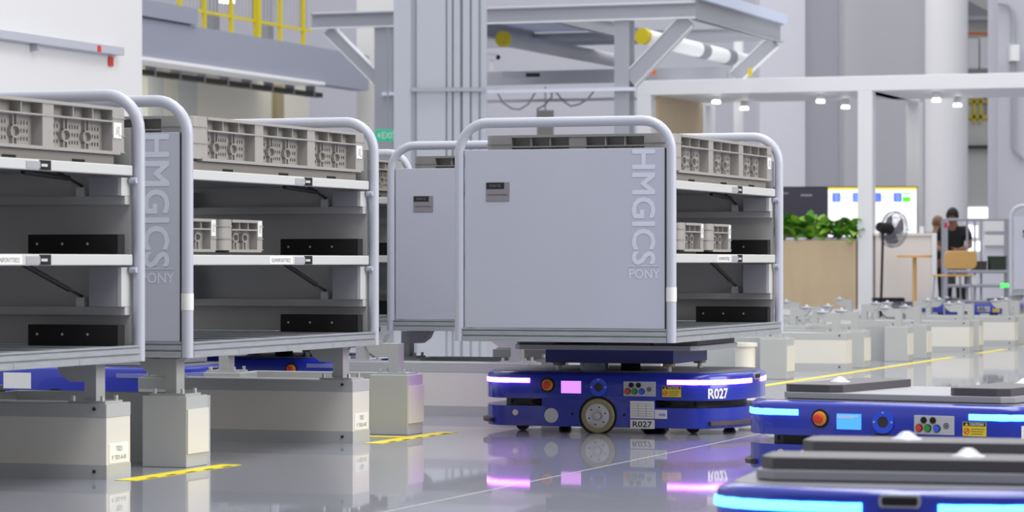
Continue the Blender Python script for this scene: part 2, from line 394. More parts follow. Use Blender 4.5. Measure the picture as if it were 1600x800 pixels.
# ---------------------------------------------------------------- crates
def crate(name, L, Wd, h, by, bx, pil, rec, cats):
    """open plastic crate; long side along y; by / bx bays on the long and short sides"""
    o = thing(name, 'crate', 'crate')
    body = MB(); hw, hl = Wd/2, L/2; zt = h-.010; zl = h*.70
    t = .004
    body.box(-hw+rec, hw-rec, -hl+rec, hl-rec, .004, .012)
    rc = min(.055, pil*.45); n = 6                      # rounded corner columns
    for sx in (-1, 1):
        for sy in (-1, 1):
            arc = [(sx*(hw-rc+rc*math.sin(math.pi/2*i/n)), sy*(hl-rc+rc*math.cos(math.pi/2*i/n))) for i in range(n+1)]
            poly = [(sx*(hw-pil), sy*(hl-rec)), (sx*(hw-pil), sy*hl)]+arc+[(sx*hw, sy*(hl-pil)), (sx*(hw-rec), sy*(hl-pil)), (sx*(hw-rec), sy*(hl-rec))]
            body.prism(poly, .012, h)
            big = [(x+sx*.004, y+sy*.004) for x, y in arc]
            for z in (.0, h*.34, zl): body.prism([(sx*(hw-pil), sy*(hl+.003)), *big, (sx*(hw+.003), sy*(hl-pil)), (sx*(hw-rec), sy*(hl-rec))], z+.012, z+.0155)
    panels = []
    def side(nb, length, M):
        """M maps (t, depth inwards, z) with t from 0 to length"""
        span = length-2*pil; pw = .085 if nb > 1 else 0; bw = (span-(nb-1)*pw)/nb
        body.box(pil, length-pil, -.004, rec, h-.012, h, M); body.box(pil, length-pil, -.003, rec, zl-.003, zl+.003, M)
        body.box(pil*.6, length-pil*.6, -.006, rec, .004, .016, M)
        for i in range(nb):
            a = pil+i*(bw+pw); e = a+bw
            if i < nb-1: body.box(e, e+pw, 0, rec, .012, h, M)
            body.box(a, e, rec-.003, rec, zl, h, M)                       # wall behind the upper row of pockets
            for q in (1, 2): body.box(a+bw*q/3-.003, a+bw*q/3+.003, .002, rec, zl, h-.01, M)
            # perforated wall
            xs = [a]; hole = []
            zr = [(.17, .29), (.42, .54), (.67, .79)]
            groups = ((.06,.26), (.42,.6), (.76,.95)) if nb > 1 else ((.38, .62),)
            if nb == 1: zr = [(.36,.52), (.66,.8)]
            for g0, g1 in groups:
                k = 4
                for q in range(k):
                    w0 = g0+(g1-g0)*(q+.2)/k; w1 = g0+(g1-g0)*(q+.75)/k
                    xs += [a+bw*w0, a+bw*w1]; hole.append(len(xs)-2)
            xs.append(e)
            zs = [.014]; hz = []
            for r0, r1 in zr: zs += [.014+(zl-.014)*r0, .014+(zl-.014)*r1]; hz.append(len(zs)-2)
            zs.append(zl)
            p = MB()
            for d in (rec-.004, rec):
                for ix in range(len(xs)-1):
                    for iz in range(len(zs)-1):
                        if ix in hole and iz in hz: continue
                        p.add([(xs[ix],d,zs[iz]),(xs[ix+1],d,zs[iz]),(xs[ix+1],d,zs[iz+1]),(xs[ix],d,zs[iz+1])], [(0,1,2,3)], M)
            # two keyhole ribs
            for fx in (.33, .69):
                c = a+bw*fx; zc = zl*(.5 if nb > 1 else .66); rx, rz = (.036, .025) if nb > 1 else (.03, .02)
                k = MB(); k.ring((c, zc), rx, rz, .006, rec-.02, rec)
                for s in (-1, 1):
                    k.box(c+s*.014-.004, c+s*.014+.004, rec-.018, rec, .014, zc-rz*.9)
                    if nb > 1: k.box(c+s*.014-.004, c+s*.014+.004, rec-.018, rec, zc+rz*.9, zl)
                p.add(k.v, k.f, M)
            panels.append(p)
    side(by, L, Matrix(((0,-1,0,hw),(1,0,0,-hl),(0,0,1,0),(0,0,0,1))))
    side(by, L, Matrix(((0,1,0,-hw),(-1,0,0,hl),(0,0,1,0),(0,0,0,1))))
    side(bx, Wd, Matrix(((1,0,0,-hw),(0,1,0,-hl),(0,0,1,0),(0,0,0,1))))
    side(bx, Wd, Matrix(((-1,0,0,hw),(0,-1,0,hl),(0,0,1,0),(0,0,0,1))))
    body.build('body', M_crate, o)
    for p in panels: p.build('wall_panel', M_crate, o)
    lz = (h*.36, h*.68) if by > 1 else (h*.5, h*.97)
    l = box('label', M_paper, hw-.001, hw+.0035, hl-pil*.97, hl-pil*.5, *lz, o)
    text('7D0Z', (lz[1]-lz[0])*.55, pil*.2, M_ink, l, T(hw+.0042, hl-pil*.735, (lz[0]+lz[1])/2) @ RZ(math.pi/2) @ RY(math.pi/2))
    return o
BIG_H = .186
big = crate('large_crate', 1.86, .94, BIG_H, 3, 2, .14, .05, 'crate')
bt = MB().prism([(-.45,-.9),(.45,-.9),(.45,.84),(-.45,.84)], -.036, .002).build('base_tray', M_crate_base, big)
for q in (-.55, .02, .55): box('tray_foot', M_black, .38, .452, q-.05, q+.05, -.0365, -.022, bt)
small = crate('small_crate', .43, .5, .142, 1, 1, .085, .04, 'crate')
def put(first, proto, cart_key, x, y, z, label, group):
    u, v, l = CARTS[cart_key]; p = G(u+x, v+y, z+l)
    c = proto if first else dup(proto, p, -TH)
    c.location = p; c.rotation_euler = (0,0,-TH); c['label'] = label; c['group'] = group
gb = 'large crates on the top shelves'
put(True, big, 'lifted', -.488, 1.012, ZU+.034, 'large grey crate on top of the lifted cart', gb)
put(False, big, 'left', -.488, 1.012, ZU+.034, 'large grey crate on top of the middle left cart', gb)
put(False, big, 'edge', -.488, 1.0, ZU+.034, 'large grey crate on top of the cart at the left edge', gb)
put(False, big, 'half', -.488, 1.012, ZU+.034, 'large grey crate peeking over the half hidden cart\'s panel', gb)
put(False, big, 'back', -.488, 1.012, ZU+.034, 'large grey crate seen as a sliver between two cart posts', gb)
gs = 'small crates on the middle shelves'
put(True, small, 'lifted', -.30, 1.03, ZM+.008, 'right small grey crate on the lifted cart\'s middle shelf', gs)
put(False, small, 'lifted', -.30, .53, ZM+.008, 'left small grey crate on the lifted cart\'s middle shelf', gs)
put(False, small, 'left', -.33, .72, ZM+.008, 'right small grey crate on the middle left cart', gs)
put(False, small, 'left', -.33, .255, ZM+.008, 'small grey crate half behind the middle left cart\'s post', gs)
# ---------------------------------------------------------------- transport robots
HWR, XF, XE = .475, .45, .67
def out_pt(t, inset=0.):
    """plan outline, t in [0,4): superellipse ends joined by straight sides, local x length, y depth"""
    pass
def outline(inset=0., n=14):
    pts = []; hw = HWR-inset; ex = XE-XF-inset*.7
    for s in (1, -1):
        for i in range(n+1):
            a = -math.pi/2+math.pi*i/n
            c, q = math.cos(a), math.sin(a); e = 2/2.4
            pts.append((s*(XF+ex*abs(c)**e), s*hw*math.copysign(abs(q)**e, q)))
    return pts
def end_x(y): return XF+(XE-XF)*(1-(min(1, abs(y)/HWR))**2.4)**(1/2.4)
# path along the front side and around the right end, by arc length from local x = 0 on the front side (y=-HWR)
_PATH = [(0., -HWR)]+[p for p in outline(0, 40)[:41]]
_ARC = [0.]
for a, b in zip(_PATH, _PATH[1:]): _ARC.append(_ARC[-1]+math.hypot(b[0]-a[0], b[1]-a[1]))
def along(s):
    for i in range(len(_PATH)-1):
        if _ARC[i+1] >= s:
            k = (s-_ARC[i])/max(1e-9, _ARC[i+1]-_ARC[i]); a, b = _PATH[i], _PATH[i+1]
            d = (b[0]-a[0], b[1]-a[1]); L = math.hypot(*d)
            return (a[0]+d[0]*k, a[1]+d[1]*k), (d[1]/L, -d[0]/L)
    return _PATH[-1], (0, 1)
SEND = _ARC[21]                       # arc length at the middle of the right end
def strip(s0, s1, z0, z1, th, mirx=False, miry=False, n=24):
    """curved bar following the hull"""
    b = MB(); vs = []; fs = []
    for i in range(n+1):
        (x, y), (nx, ny) = along(s0+(s1-s0)*i/n)
        for o, z in ((-.004, z0), (th, z0+.003), (th, z1-.003), (-.004, z1)):
            px, py = x+nx*o, y+ny*o
            vs.append((-px if mirx else px, -py if miry else py, z))
    for i in range(n):
        for j in range(4): fs.append((i*4+j, i*4+(j+1) % 4, i*4+4+(j+1) % 4, i*4+4+j))
    fs += [(0,1,2,3), tuple(n*4+j for j in (3,2,1,0))]
    return b.add(vs, fs)
def wrap_front(p):                    # p.x is arc length, p.y outward offset (-y), p.z height
    (x, y), (nx, ny) = along(p.x); return Vector((x-nx*p.y, y-ny*p.y, p.z))
def disc(b, x, z, r, y0, y1, n=20, r1=None):
    b.cyl((x, y0, z), (x, y1, z), r, n, r1); return b
def make_robot(led, scr, number, lift=0., lines=False, rear_stop=True):
    o = thing('transport_robot', 'robot', 'robot')
    F = -HWR
    up = MB(); A, B_, Cc = outline(0), outline(.007), outline(.04)
    n = len(A)
    vs = [(x,y,.165) for x,y in A]+[(x,y,.278) for x,y in A]+[(x,y,.287) for x,y in B_]+[(x,y,.297) for x,y in Cc]
    fs = [tuple(range(n-1,-1,-1)), tuple(range(3*n,4*n))]
    for k in range(3): fs += [(k*n+i, k*n+(i+1) % n, (k+1)*n+(i+1) % n, (k+1)*n+i) for i in range(n)]
    hull = up.add(vs, fs).build('upper_hull', M_blue, o, smooth=True)
    MB().prism(outline(.045), .297, .299).build('deck', M_deck, o)
    lo = MB(); D = outline(.0); E_ = outline(.02)
    lo.prism(D, .03, .128)
    lower = lo.build('lower_hull', M_blue, o, smooth=True)
    core = MB().prism([(x*.86, y*.9) for x, y in outline(0)], .05, .29).build('core', M_dark, o)
    # the waist between the hulls is closed beside the wheels
    box('waist_plate', M_blue, -.29, .29, F, F+.03, .127, .167, o); box('waist_plate', M_blue, -.29, .29, HWR-.03, HWR, .127, .167, o)
    for sx in (-1, 1):
        MB().cyl((sx*.47, F+.09, .147), (sx*.3, F+.05, .147), .017, 10).build('bumper_tube', M_black, o, smooth=True)
        MB().cyl((sx*.47, -F-.09, .147), (sx*.3, -F-.05, .147), .017, 10).build('bumper_tube', M_black, o, smooth=True)
    # light strips
    for mx in (False, True):
        for my in (False, True): strip(.352, SEND-.09, .240, .266, .004, mx, my).build('light_strip', led, o, smooth=True)
    # drive wheels and arches
    for s in (1, -1):
        y = s*F
        a = MB(); disc(a, 0, .085, .097, y, y-s*.002, 28); a.build('wheel_arch', M_black, o)
        w = MB(); Mw = T(0, y-s*.004, .085) @ Matrix.Rotation(math.pi/2*s, 4, 'X')
        w.lathe([(.058,-.03),(.058,.004),(.072,.008),(.082,.006),(.085,0),(.085,-.04)], Mw, 30)
        wh = w.build('wheel', M_tyre, o, smooth=True)
        h = MB().lathe([(.06,-.01),(.06,.005),(.055,.007),(.03,.008),(.028,.002),(.018,.002),(.017,.009),(.008,.01),(0,.011)], Mw, 26).build('hub', M_chrome, wh, smooth=True)
        for k in range(6):
            q = math.pi*k/3+.3
            MB().cyl(tuple(Mw @ Vector((.043*math.cos(q), .043*math.sin(q), .006))), tuple(Mw @ Vector((.043*math.cos(q), .043*math.sin(q), .0085))), .0045, 6).build('wheel_bolt', M_dark, wh)
        MB().lathe([(.019,.004),(.019,.0065),(.013,.0065)], Mw, 18).build('hub_cap', mat('rusty_hub', (104,76,58), .5), wh)
    for sx in (-1, 1):
        for sy in (-1, 1):
            MB().cyl((sx*.44, sy*.33-.012, .032), (sx*.44, sy*.33+.012, .032), .032, 16).box(sx*.44-.02, sx*.44+.02, sy*.33-.02, sy*.33+.02, .04, .06).build('caster', M_dark, o, smooth=True)
        for my in (False, True): strip(.56, SEND+.002, .043, .066, .022, sx < 0, my).build('bumper_bar', mat('brown_bumper', (74,62,64), .5), o, smooth=True)
        box('side_sensor', mat('amber_lens', (205,130,80), .3), sx*.600-.015, sx*.600+.015, -.30, -.262, .076, .118, o)
    # front side: stop button, screen, key ring, button panel, stickers
    for s in (1, -1):                                   # s=-1: the rear side carries the mirrored set
        R_ = Matrix.Identity(4) if s == 1 else Matrix.Rotation(math.pi, 4, 'Z') @ Matrix.Scale(-1, 4, (1,0,0))
        def part(b, name, m, par=o, sm=True):
            b.v = [tuple(R_ @ Vector(p)) for p in b.v]; return b.build(name, m, par, smooth=sm)
        if s == 1 or rear_stop:
         e = part(MB().lathe([(.036,0),(.036,.004),(.026,.004)], T(-.259, F, .232) @ Matrix.Rotation(math.pi/2, 4, 'X'), 22), 'stop_collar', M_black)
         part(MB().lathe([(.028,0),(.028,.008),(.022,.012),(.012,.012)], T(-.259, F, .232) @ Matrix.Rotation(math.pi/2, 4, 'X'), 22), 'stop_ring', mat('amber_ring', (222,150,40), .4), e)
         part(MB().lathe([(.012,0),(.012,.018),(.0185,.02),(.0185,.03),(.014,.033),(0,.034)], T(-.259, F, .232) @ Matrix.Rotation(math.pi/2, 4, 'X'), 22), 'stop_button', M_red, e)
        part(disc(MB(), -.24, .083, .036, F, F-.003, 24), 'cover_disc', M_chrome)
        part(disc(MB(), -.427, .095, .015, F, F-.003, 14), 'cover_disc', M_chrome)
        for xx in (-.132, .134): part(disc(MB(), xx, .092, .007, F, F-.001, 10), 'bolt_hole', M_black)
        if s == -1:
            l = part(MB().box(.14, .30, F-.002, F, .18, .262), 'spec_plate', M_paper, o, False)
            continue
        b = box('screen', scr, -.189, -.087, F-.003, F, .193, .253, o)
        if lines:
            for i, (x1, z) in enumerate(((-.1, .2445), (-.115, .2385))): box('screen_text_line', M_paper, -.186, x1, F-.0038, F-.003, z-.002, z+.002, b)
        k = MB(); k.ring((.004, .225), .044, .044, .022, F-.006, F, 26); kr = k.build('key_ring', mat('bright_blue_ring', (48,84,226), .35), o)
        disc(MB(), .004, .225, .023, F-.004, F, 20).build('key_switch', M_dark, kr)
        for q in (math.pi/2, 0, math.pi): disc(MB(), .004+.036*math.cos(q), .225+.036*math.sin(q), .004, F-.008, F-.006, 8).build('ring_screw', M_chrome, kr)
        p = MB().box(.131, .294, F-.004, F, .183, .255).build('button_panel', mat('panel_silver', (190,192,196), .4), o, bevel=.003)
        for (xx, zz, r, m_) in ((.152,.207,.0125,M_red),(.187,.207,.0125,M_green),(.224,.207,.0125,M_bbtn),(.171,.237,.010,M_black),(.208,.237,.010,M_black)):
            g = disc(MB(), xx, zz, r+.003, F-.006, F-.004, 14).build('button_bezel', M_dark, p)
            disc(MB(), xx, zz, r, F-.011, F-.006, 14, r*.85).build('button', m_, p, smooth=True)
        k = MB(); k.ring((.262, .218), .011, .011, .003, F-.0055, F-.004, 16); k.build('printed_ring', M_inkd, p)
        disc(MB(), .262, .218, .004, F-.0055, F-.004, 10).build('printed_dot', M_inkd, p)
        c = box('caution_sticker', mat('caution_yellow', (232,206,46), .5), .327, .421, F-.002, F, .182, .235, o)
        box('sticker_header', M_inkd, .329, .419, F-.0028, F-.002, .220, .2335, c)
        text('CAUTION!', .056, .009, M_paper, c, T(.383, F-.0034, .2267), bold=.03)
        MB().add([(.337,F-.0034,.2215),(.349,F-.0034,.2215),(.343,F-.0034,.232)], [(0,1,2)]).build('warning_triangle', M_yellow, c)
        k = MB(); k.ring((.343, .200), .012, .012, .003, F-.003, F-.002, 18); k.box(-.002, .002, F-.003, F-.002, -.011, .011, T(.343, 0, .200) @ RY(.8)); k.build('ban_symbol', M_red, c)
        for i in range(3): box('sticker_text_line', M_dark, .361, .414-.004*i, F-.0026, F-.002, .2075-.009*i, .2095-.009*i, c)
        l = box('spec_plate', M_paper, .165, .286, F-.002, F, .076, .160, o)
        for i in range(6): box('plate_text_line', M_ink, .171, .28, F-.0026, F-.002, .147-.012*i, .1485-.012*i, l)
        for xx in (.205, .245): box('plate_text_line', M_ink, xx, xx+.0012, F-.0026, F-.002, .086, .149, l)
        l = box('maker_plate', M_paper, .289, .351, F-.002, F, .076, .119, o)
        text('WIA', .034, .013, M_bbtn, l, T(.327, F-.0028, .095), bold=.03)
        l = box('number_tag', M_paper, .165, .288, F-.002, F, .026, .070, o)
        text(number, .096, .027, M_inkd, l, T(.2265, F-.0028, .048), bold=.02)
    # number on the curved corner and the vent slots in the middle of both ends
    text(number, .118, .047, M_paper, hull, T(.615, -.0012, .199), bold=.045, wrap=wrap_front)
    for sx in (-1, 1):
        s = MB()
        for w, z, m_, d, nm in ((.1, .016, M_dark, .004, 'vent_frame'), (.085, .010, M_black, .006, 'vent_slot')):
            poly = [(math.copysign(w-z, math.cos(a))+z*math.cos(a), .271+z*math.sin(a)) for a in [2*math.pi*(i+.5)/16 for i in range(16)]]
            M = Matrix(((0,0,sx,sx*(XE-.006)),(sx,0,0,0),(0,1,0,0),(0,0,0,1)))
            MB().prism([(a*.5, b) for a, b in poly], 0, .006+d, M).build(nm, m_ if nm == 'vent_slot' else M_grey, o)
    # lift: scissor box, plate, pads and pins
    zl = .302+lift
    if lift > .02:
        box('lift_box', M_navy, -.33, .33, -.30, .30, zl-.066, zl, o)
        for xx, yy in ((-.27,-.27), (.30,-.27), (-.27,.27), (.30,.27)):
            c = MB()
            for i in range(5): c.cyl((xx, yy, .299+i*.0065), (xx, yy, .3035+i*.0065), .013, 10)
            c.cyl((xx, yy, .299), (xx, yy, zl-.06), .008, 8); c.build('lift_spring', M_chrome, o)
            MB().cyl((xx, yy, zl-.079), (xx, yy, zl-.066), .032, 14).build('spring_cup', mat('brass_cup', (150,130,80), .45), o, smooth=True)
        MB().cyl((-.1, -.22, .299), (-.1, -.22, zl-.066), .07, 20).build('lift_screw', mat('clear_cover', (150,156,170), .2), o, smooth=True)
        box('lift_column', M_black, .03, .1, -.2, -.1, .299, zl-.066, o)
    else: zl = .302
    ch = [(-.48,-.33),(-.44,-.38),(.44,-.38),(.48,-.33),(.48,.33),(.44,.38),(-.44,.38),(-.48,.33)]
    MB().prism(ch, zl, zl+.025).build('lift_plate', M_plate, o, bevel=.003)
    for s, yp in ((-1, -.10), (1, .13)):
        pd = [(-.12,-.345),(-.095,-.37),(.075,-.37),(.12,-.335),(.12,.335),(.075,.37),(-.095,.37),(-.12,.345)]
        q = MB().prism(pd, zl+.025, zl+.056, T(s*.345, 0, 0)).build('support_pad', M_pad, o, bevel=.003)
        if lift < .02:
            MB().lathe([(.042,0),(.040,.003),(.030,.006),(.016,.018),(.010,.021),(0,.022)], T(s*.345, yp, zl+.056), 18).build('locating_pin', mat('satin_silver', (205,206,210), .45, metal=.3), q, smooth=True)
    return o
def at(o, p, ang, label, group='blue transport robots'):
    o.location = p; o.rotation_euler = (0,0,ang); o['label'] = label; o['group'] = group; return o
RC = C1-U*.5265+V*.989
at(make_robot(M_led_p, M_scr_p, 'R027', lift=.10), RC, -TH, 'blue robot with purple lights carrying the lifted cart')
a2 = math.radians(30.5); c2 = Vector((1.411, 11.46, 0))+Vector((math.sin(a2), math.cos(a2), 0))*HWR
rb = at(make_robot(M_led_b, M_scr_b, 'R021', lines=True), c2, -a2, 'empty blue robot at the right edge showing its buttons and blue screen')
a3 = math.radians(14)
rc = at(make_robot(M_led_b, M_scr_b, 'R047'), Vector((.914, 7.09, 0))+Vector((math.sin(a3), math.cos(a3), 0))*.67, -math.pi/2-a3, 'nearest blue robot, cut off by the bottom right corner')
M_led_off = mat('unlit_strip', (120,130,190), .4)
at(make_robot(M_led_off, M_inkd, 'R012', rear_stop=False), G(-2.12, 3.3), math.pi-TH, 'blue robot under the carts behind the nearest beam plinth')
at(make_robot(M_led_off, M_inkd, 'R015', lift=.10), G(-1.79, 4.97), math.pi-TH, 'blue robot with an orange stop button behind the middle left beam plinth')
# ---------------------------------------------------------------- the hall behind
def P(x, y, Y): return Vector(((x-800)/FPX*Y, Y, CAMH-(y-HOR)/FPX*Y))
def hz(y, Y): return CAMH-(y-HOR)/FPX*Y
def rel(p): d = Vector(p)-C2; return d.dot(U), d.dot(V)
def onv(x, u0):          # v at which the grid line u=u0 is seen at picture column x
    k = (x-800)/FPX; b = G(u0, 0); return (k*b.y-b.x)/(V.x-k*V.y)
def onu(x, v0):
    k = (x-800)/FPX; b = G(0, v0); return (k*b.y-b.x)/(U.x-k*U.y)
MG = Matrix.Translation(C2) @ RZ(-TH)                       # grid frame
def gbox(name, m, u0, u1, v0, v1, z0, z1, parent=None, bevel=0.):
    return MB().box(u0, u1, v0, v1, z0, z1, MG).build(name, m, parent, bevel=bevel)
def gthing(name, label, cat, u, v, z=0, group=None): return thing(name, label, cat, G(u, v, z), -TH, group)
M_wall = mat('white_wall', (228,228,229), .7, noise=.015, nscale=1)
M_wallg = mat('lilac_grey_wall', (206,206,216), .7, noise=.02, nscale=.6)
M_wallk = mat('mid_grey_wall', (178,178,184), .7, noise=.02, nscale=.6)
M_steel = mat('painted_steel', (170,172,180), .5, noise=.03, nscale=2)
M_steeld = mat('grey_steel_dark', (140,142,148), .55)
M_clad = mat('column_cladding', (186,191,200), .55, noise=.02, nscale=1.5)
M_fascia = mat('fascia_grey', (148,152,167), .6)
M_creamw = mat('cream_wall', (236,232,214), .7)
M_bwhite = mat('booth_white', (240,241,243), .45)
M_wood = mat('birch_wood', (206,184,150), .55, noise=.08, nscale=6, stretch=(1,1,.2))
M_oak = mat('honey_oak', (224,178,110), .45, noise=.06, nscale=8)
M_ydark = mat('safety_yellow', (208,190,24), .5)
M_lamp = mat('spot_lamp_glow', (255,255,255), .4, emit=(255,255,250), estr=7)
M_glow = mat('bright_window', (255,255,255), .5, emit=(255,255,252), estr=1.6)
# back wall
struct(gbox('wall_back', M_wallg, -40, onu(1500, 47), 47, 47.4, 0, 16))
# left wall with duct
uw = -6.55
vw = onv(222, uw)
struct(gbox('wall_left', M_wall, uw-3, uw, vw-14, vw, 0, 9))
va, vb = vw-8, onv(180, uw)
Yd = G(uw, vb).y; zd = hz(81, Yd)
d = gthing('wall_duct', 'slim pale cable duct running along the white wall on the left', 'duct', uw, va, zd)
MB().box(0, .09, 0, vb-va, -.035, .035).build('duct', M_tube, d, bevel=.004)
for k in (1.5, 3.5, 5.5, 7.4): MB().box(0, .07, vb-va-k, vb-va-k+.03, -.09, -.035).build('duct_clip', M_steel, d)
MB().box(.09, .096, vb-va-.5, vb-va-.44, -.035, .02).build('red_tag', M_red, d); MB().box(.01, .016, vb-va-.14, vb-va-.06, -.13, -.05).build('red_tag', M_red, d)
# mezzanine
um = rel(P(222, 92, 45))[0]; vm = rel(P(222, 92, 45))[1]
v1m = onv(556, um)
zb_, zt_ = 3.87, 4.49
v2m = onv(503, um)
struct(gbox('trim_1', M_fascia, um-.3, um, vm-8, v1m+.6, zb_, zt_))
struct(gbox('trim_2', M_fascia, um-.3, um+.05, vm-8, onv(305, um), zt_+.02, zt_+.27))
struct(gbox('trim_3', M_bwhite, um-.5, um+.06, vm-8, v2m, zb_-.02, zb_+.03))
struct(gbox('ceiling_mezzanine', M_wallg, um-9, um-.3, vm-8, v1m+.6, zb_+.25, zt_-.05))
r = gthing('guard_railing', 'yellow guard railing with grey pickets on the grey mezzanine', 'railing', um, vm, zt_)
for x, w in ((334,.06), (376,.06), (415,.1), (452,.06), (488,.06), (296,.06)):
    v = onv(x, um)-vm; MB().box(-.2, -.2+w, v-w/2, v+w/2, 0, 1.25).build('post', M_ydark, r)
L0, L1 = onv(306, um)-vm, onv(500, um)-vm
for z in (.26, 1.15): MB().box(-.19, -.15, L0-4, L1, z, z+.045).build('rail', M_ydark, r)
k = L0
while k < L1:
    MB().box(-.24, -.225, k, k+.04, .3, 1.2).build('picket', M_steel, r); k += .13
for x in (391, 474):
    v = onv(x, um)
    tag(gbox('mezzanine_column', M_steeld, um-.75, um-.6, v-.12, v+.12, zt_, 9), 'slim grey column behind the yellow railing, '+('left one' if x < 400 else 'right one'), 'column', 'mezzanine columns')
lp = gthing('ceiling_lamp', 'small bright lamp above the yellow railing', 'lamp', um-1, onv(352, um-1)); Yl = G(um-1, onv(352, um-1)).y
MB().box(-.08, .08, -.18, .18, hz(4, Yl), hz(-2, Yl)).build('glow_panel', M_lamp, lp); MB().box(-.1, .1, -.2, .2, hz(-2, Yl), hz(-6, Yl)).build('housing', M_steel, lp)
# room under the mezzanine
uc = um-2.2
struct(gbox('wall_mezzanine', M_creamw, uc-.3, uc, vm-6, v1m+3.0, 0, zb_+.25))
for i, (xa, xb) in enumerate(((222, 247), (270, 300), (425, 436))):
    tag(gbox('wall_pilaster', mat('sage_grey', (206,208,200), .7) if i < 2 else mat('olive_post', (170,160,120), .6), uc-.05, uc+.1, onv(xa, uc), onv(xb, uc), 0, zb_+.2), ['grey wall pilaster beside the big white wall', 'grey wall pilaster above the leftmost hoop', 'narrow olive post under the mezzanine'][i], 'pilaster')
ut = um-.9; va_, vb_ = onv(212, ut), onv(498, ut); Yt = G(ut, onv(360, ut)).y; zt = hz(131, Yt)
ct = gthing('cable_tray', 'dark cable tray hanging below the grey mezzanine', 'cable tray', ut, va_, zt)
MB().box(-.08, .08, 0, vb_-va_, -.04, .04).build('tray', mat('dark_tray', (62,62,52), .6), ct)
for i in range(8): MB().box(-.085, .085, .5+i*(vb_-va_)/8, .55+i*(vb_-va_)/8, -.045, .3).build('hanger', M_steel, ct)
struct(gbox('wall_side', mat('pale_side_wall', (214,214,212), .7), um-.4, um+1.3, v1m+1.0, v1m+1.3, 0, 9))
# fluted column
YC = 37.0
def cx(x, Y=YC): return (x-800)/FPX*Y
fc = thing('fluted_column', 'tall grey column clad in vertical fluted strips behind the carts', 'column', (cx(688), YC, 0))
for i, (xa, xb, dd) in enumerate(((615,642,0),(642,651,.10),(651,696,.05),(696,699,.09),(699,706,.05),(706,709,.09),(709,719,.02),(719,723,.09),(723,734,.0),(734,737,.07),(737,747,.02),(747,751,.09),(751,760,.06))):
    MB().box(cx(xa)-cx(688), cx(xb)-cx(688), dd, .9, 0, 9).build('cladding_strip', M_clad if dd < .065 else mat('groove_grey', (184,188,196), .6), fc)
MB().box(cx(643)-cx(688), cx(760)-cx(688), -.03, .0, hz(143, YC), hz(137, YC)).build('band', M_steel, fc)
# steel platform on brackets
o0 = P(488, 33, 40.2); ou, ov = rel(o0)
LU = onu(1088, ov)-ou
pf = gthing('steel_platform', 'grey steel platform frame on braced columns high above the carts', 'platform', ou, ov, o0.z)
def ibeam(x0, x1, y0, y1, par, ax, h=.095, name='beam'):
    b = MB()
    if ax == 'x': b.box(x0, x1, y0+.045, y1-.045, -h, h).box(x0, x1, y0, y1, h-.018, h).box(x0, x1, y0, y1, -h, -h+.018)
    else: b.box(x0+.045, x1-.045, y0, y1, -h, h).box(x0, x1, y0, y1, h-.018, h).box(x0, x1, y0, y1, -h, -h+.018)
    return b.build(name, M_steel, par)
LV = 4.2
ibeam(0, LU, -.06, .06, pf, 'x'); ibeam(0, LU, LV-.06, LV+.06, pf, 'x')
ibeam(LU-.06, LU+.06, 0, LV, pf, 'y', .13)
ibeam(LU*.62, LU*.62+.12, 0, LV, pf, 'y'); ibeam(LU*.3, LU*.3+.12, 0, LV, pf, 'y')
MB().box(LU+.02, LU+.09, -.1, LV+.1, .13, .27).build('edge_strip', mat('pale_blue_strip', (214,224,246), .3), pf)
MB().box(0, LU, .0, .08, .1, .115).build('edge_flange', M_bwhite, pf); MB().box(0, LU, -.07, -.0, -.11, -.095).build('edge_flange', M_bwhite, pf)
MB().box(LU*.3, LU*.62, .1, LV-.1, .1, .12).build('platform_plate', mat('soffit_blue', (196,206,232), .5), pf)
zf = -o0.z
def pcol(x, vv, w=.13, name='column'):
    uu = onu(x, ov+vv)-ou
    return MB().box(uu-w, uu+w, vv-.02, vv+.0, zf, -.095).box(uu-w, uu+w, vv+.2, vv+.22, zf, -.095).box(uu-.012, uu+.012, vv, vv+.2, zf, -.095).build(name, M_steel, pf), uu
c_, ua = pcol(600, .0); c_, ub = pcol(972, .0, .1)
Yb = G(ou+ub, ov).y; MB().box(ua, ub+.2, -.08, -.02, hz(142.5, Yb)-o0.z, hz(137, Yb)-o0.z).build('cross_tube', mat('white_tube', (226,230,244), .4), pf)
def brace(x0, z0, x1, z1, y, w=.06, t=.09):
    d = Vector((x1-x0, 0, z1-z0)); L = d.length; a = math.atan2(d.z, d.x)
    M = T(x0, y, z0) @ RY(-a)
    b = MB().box(0, L, -.05, .05, -t, t, M); b.build('brace', M_steel, pf)
    MB().box(0, L, -.065, .065, -t-.012, -t, M).box(0, L, -.065, .065, t, t+.012, M).build('brace_flange', M_bwhite, pf)
brace(.22, -.12, ua-.1, -.80, .05, t=.07); brace(LU-.12, -.12, ub+.1, -.88, .05, t=.1)
yb = LV-.1; brace(LU-.05, -.12, LU-.62, -.62, yb, t=.09)
Mq = T(0, 0, 0)
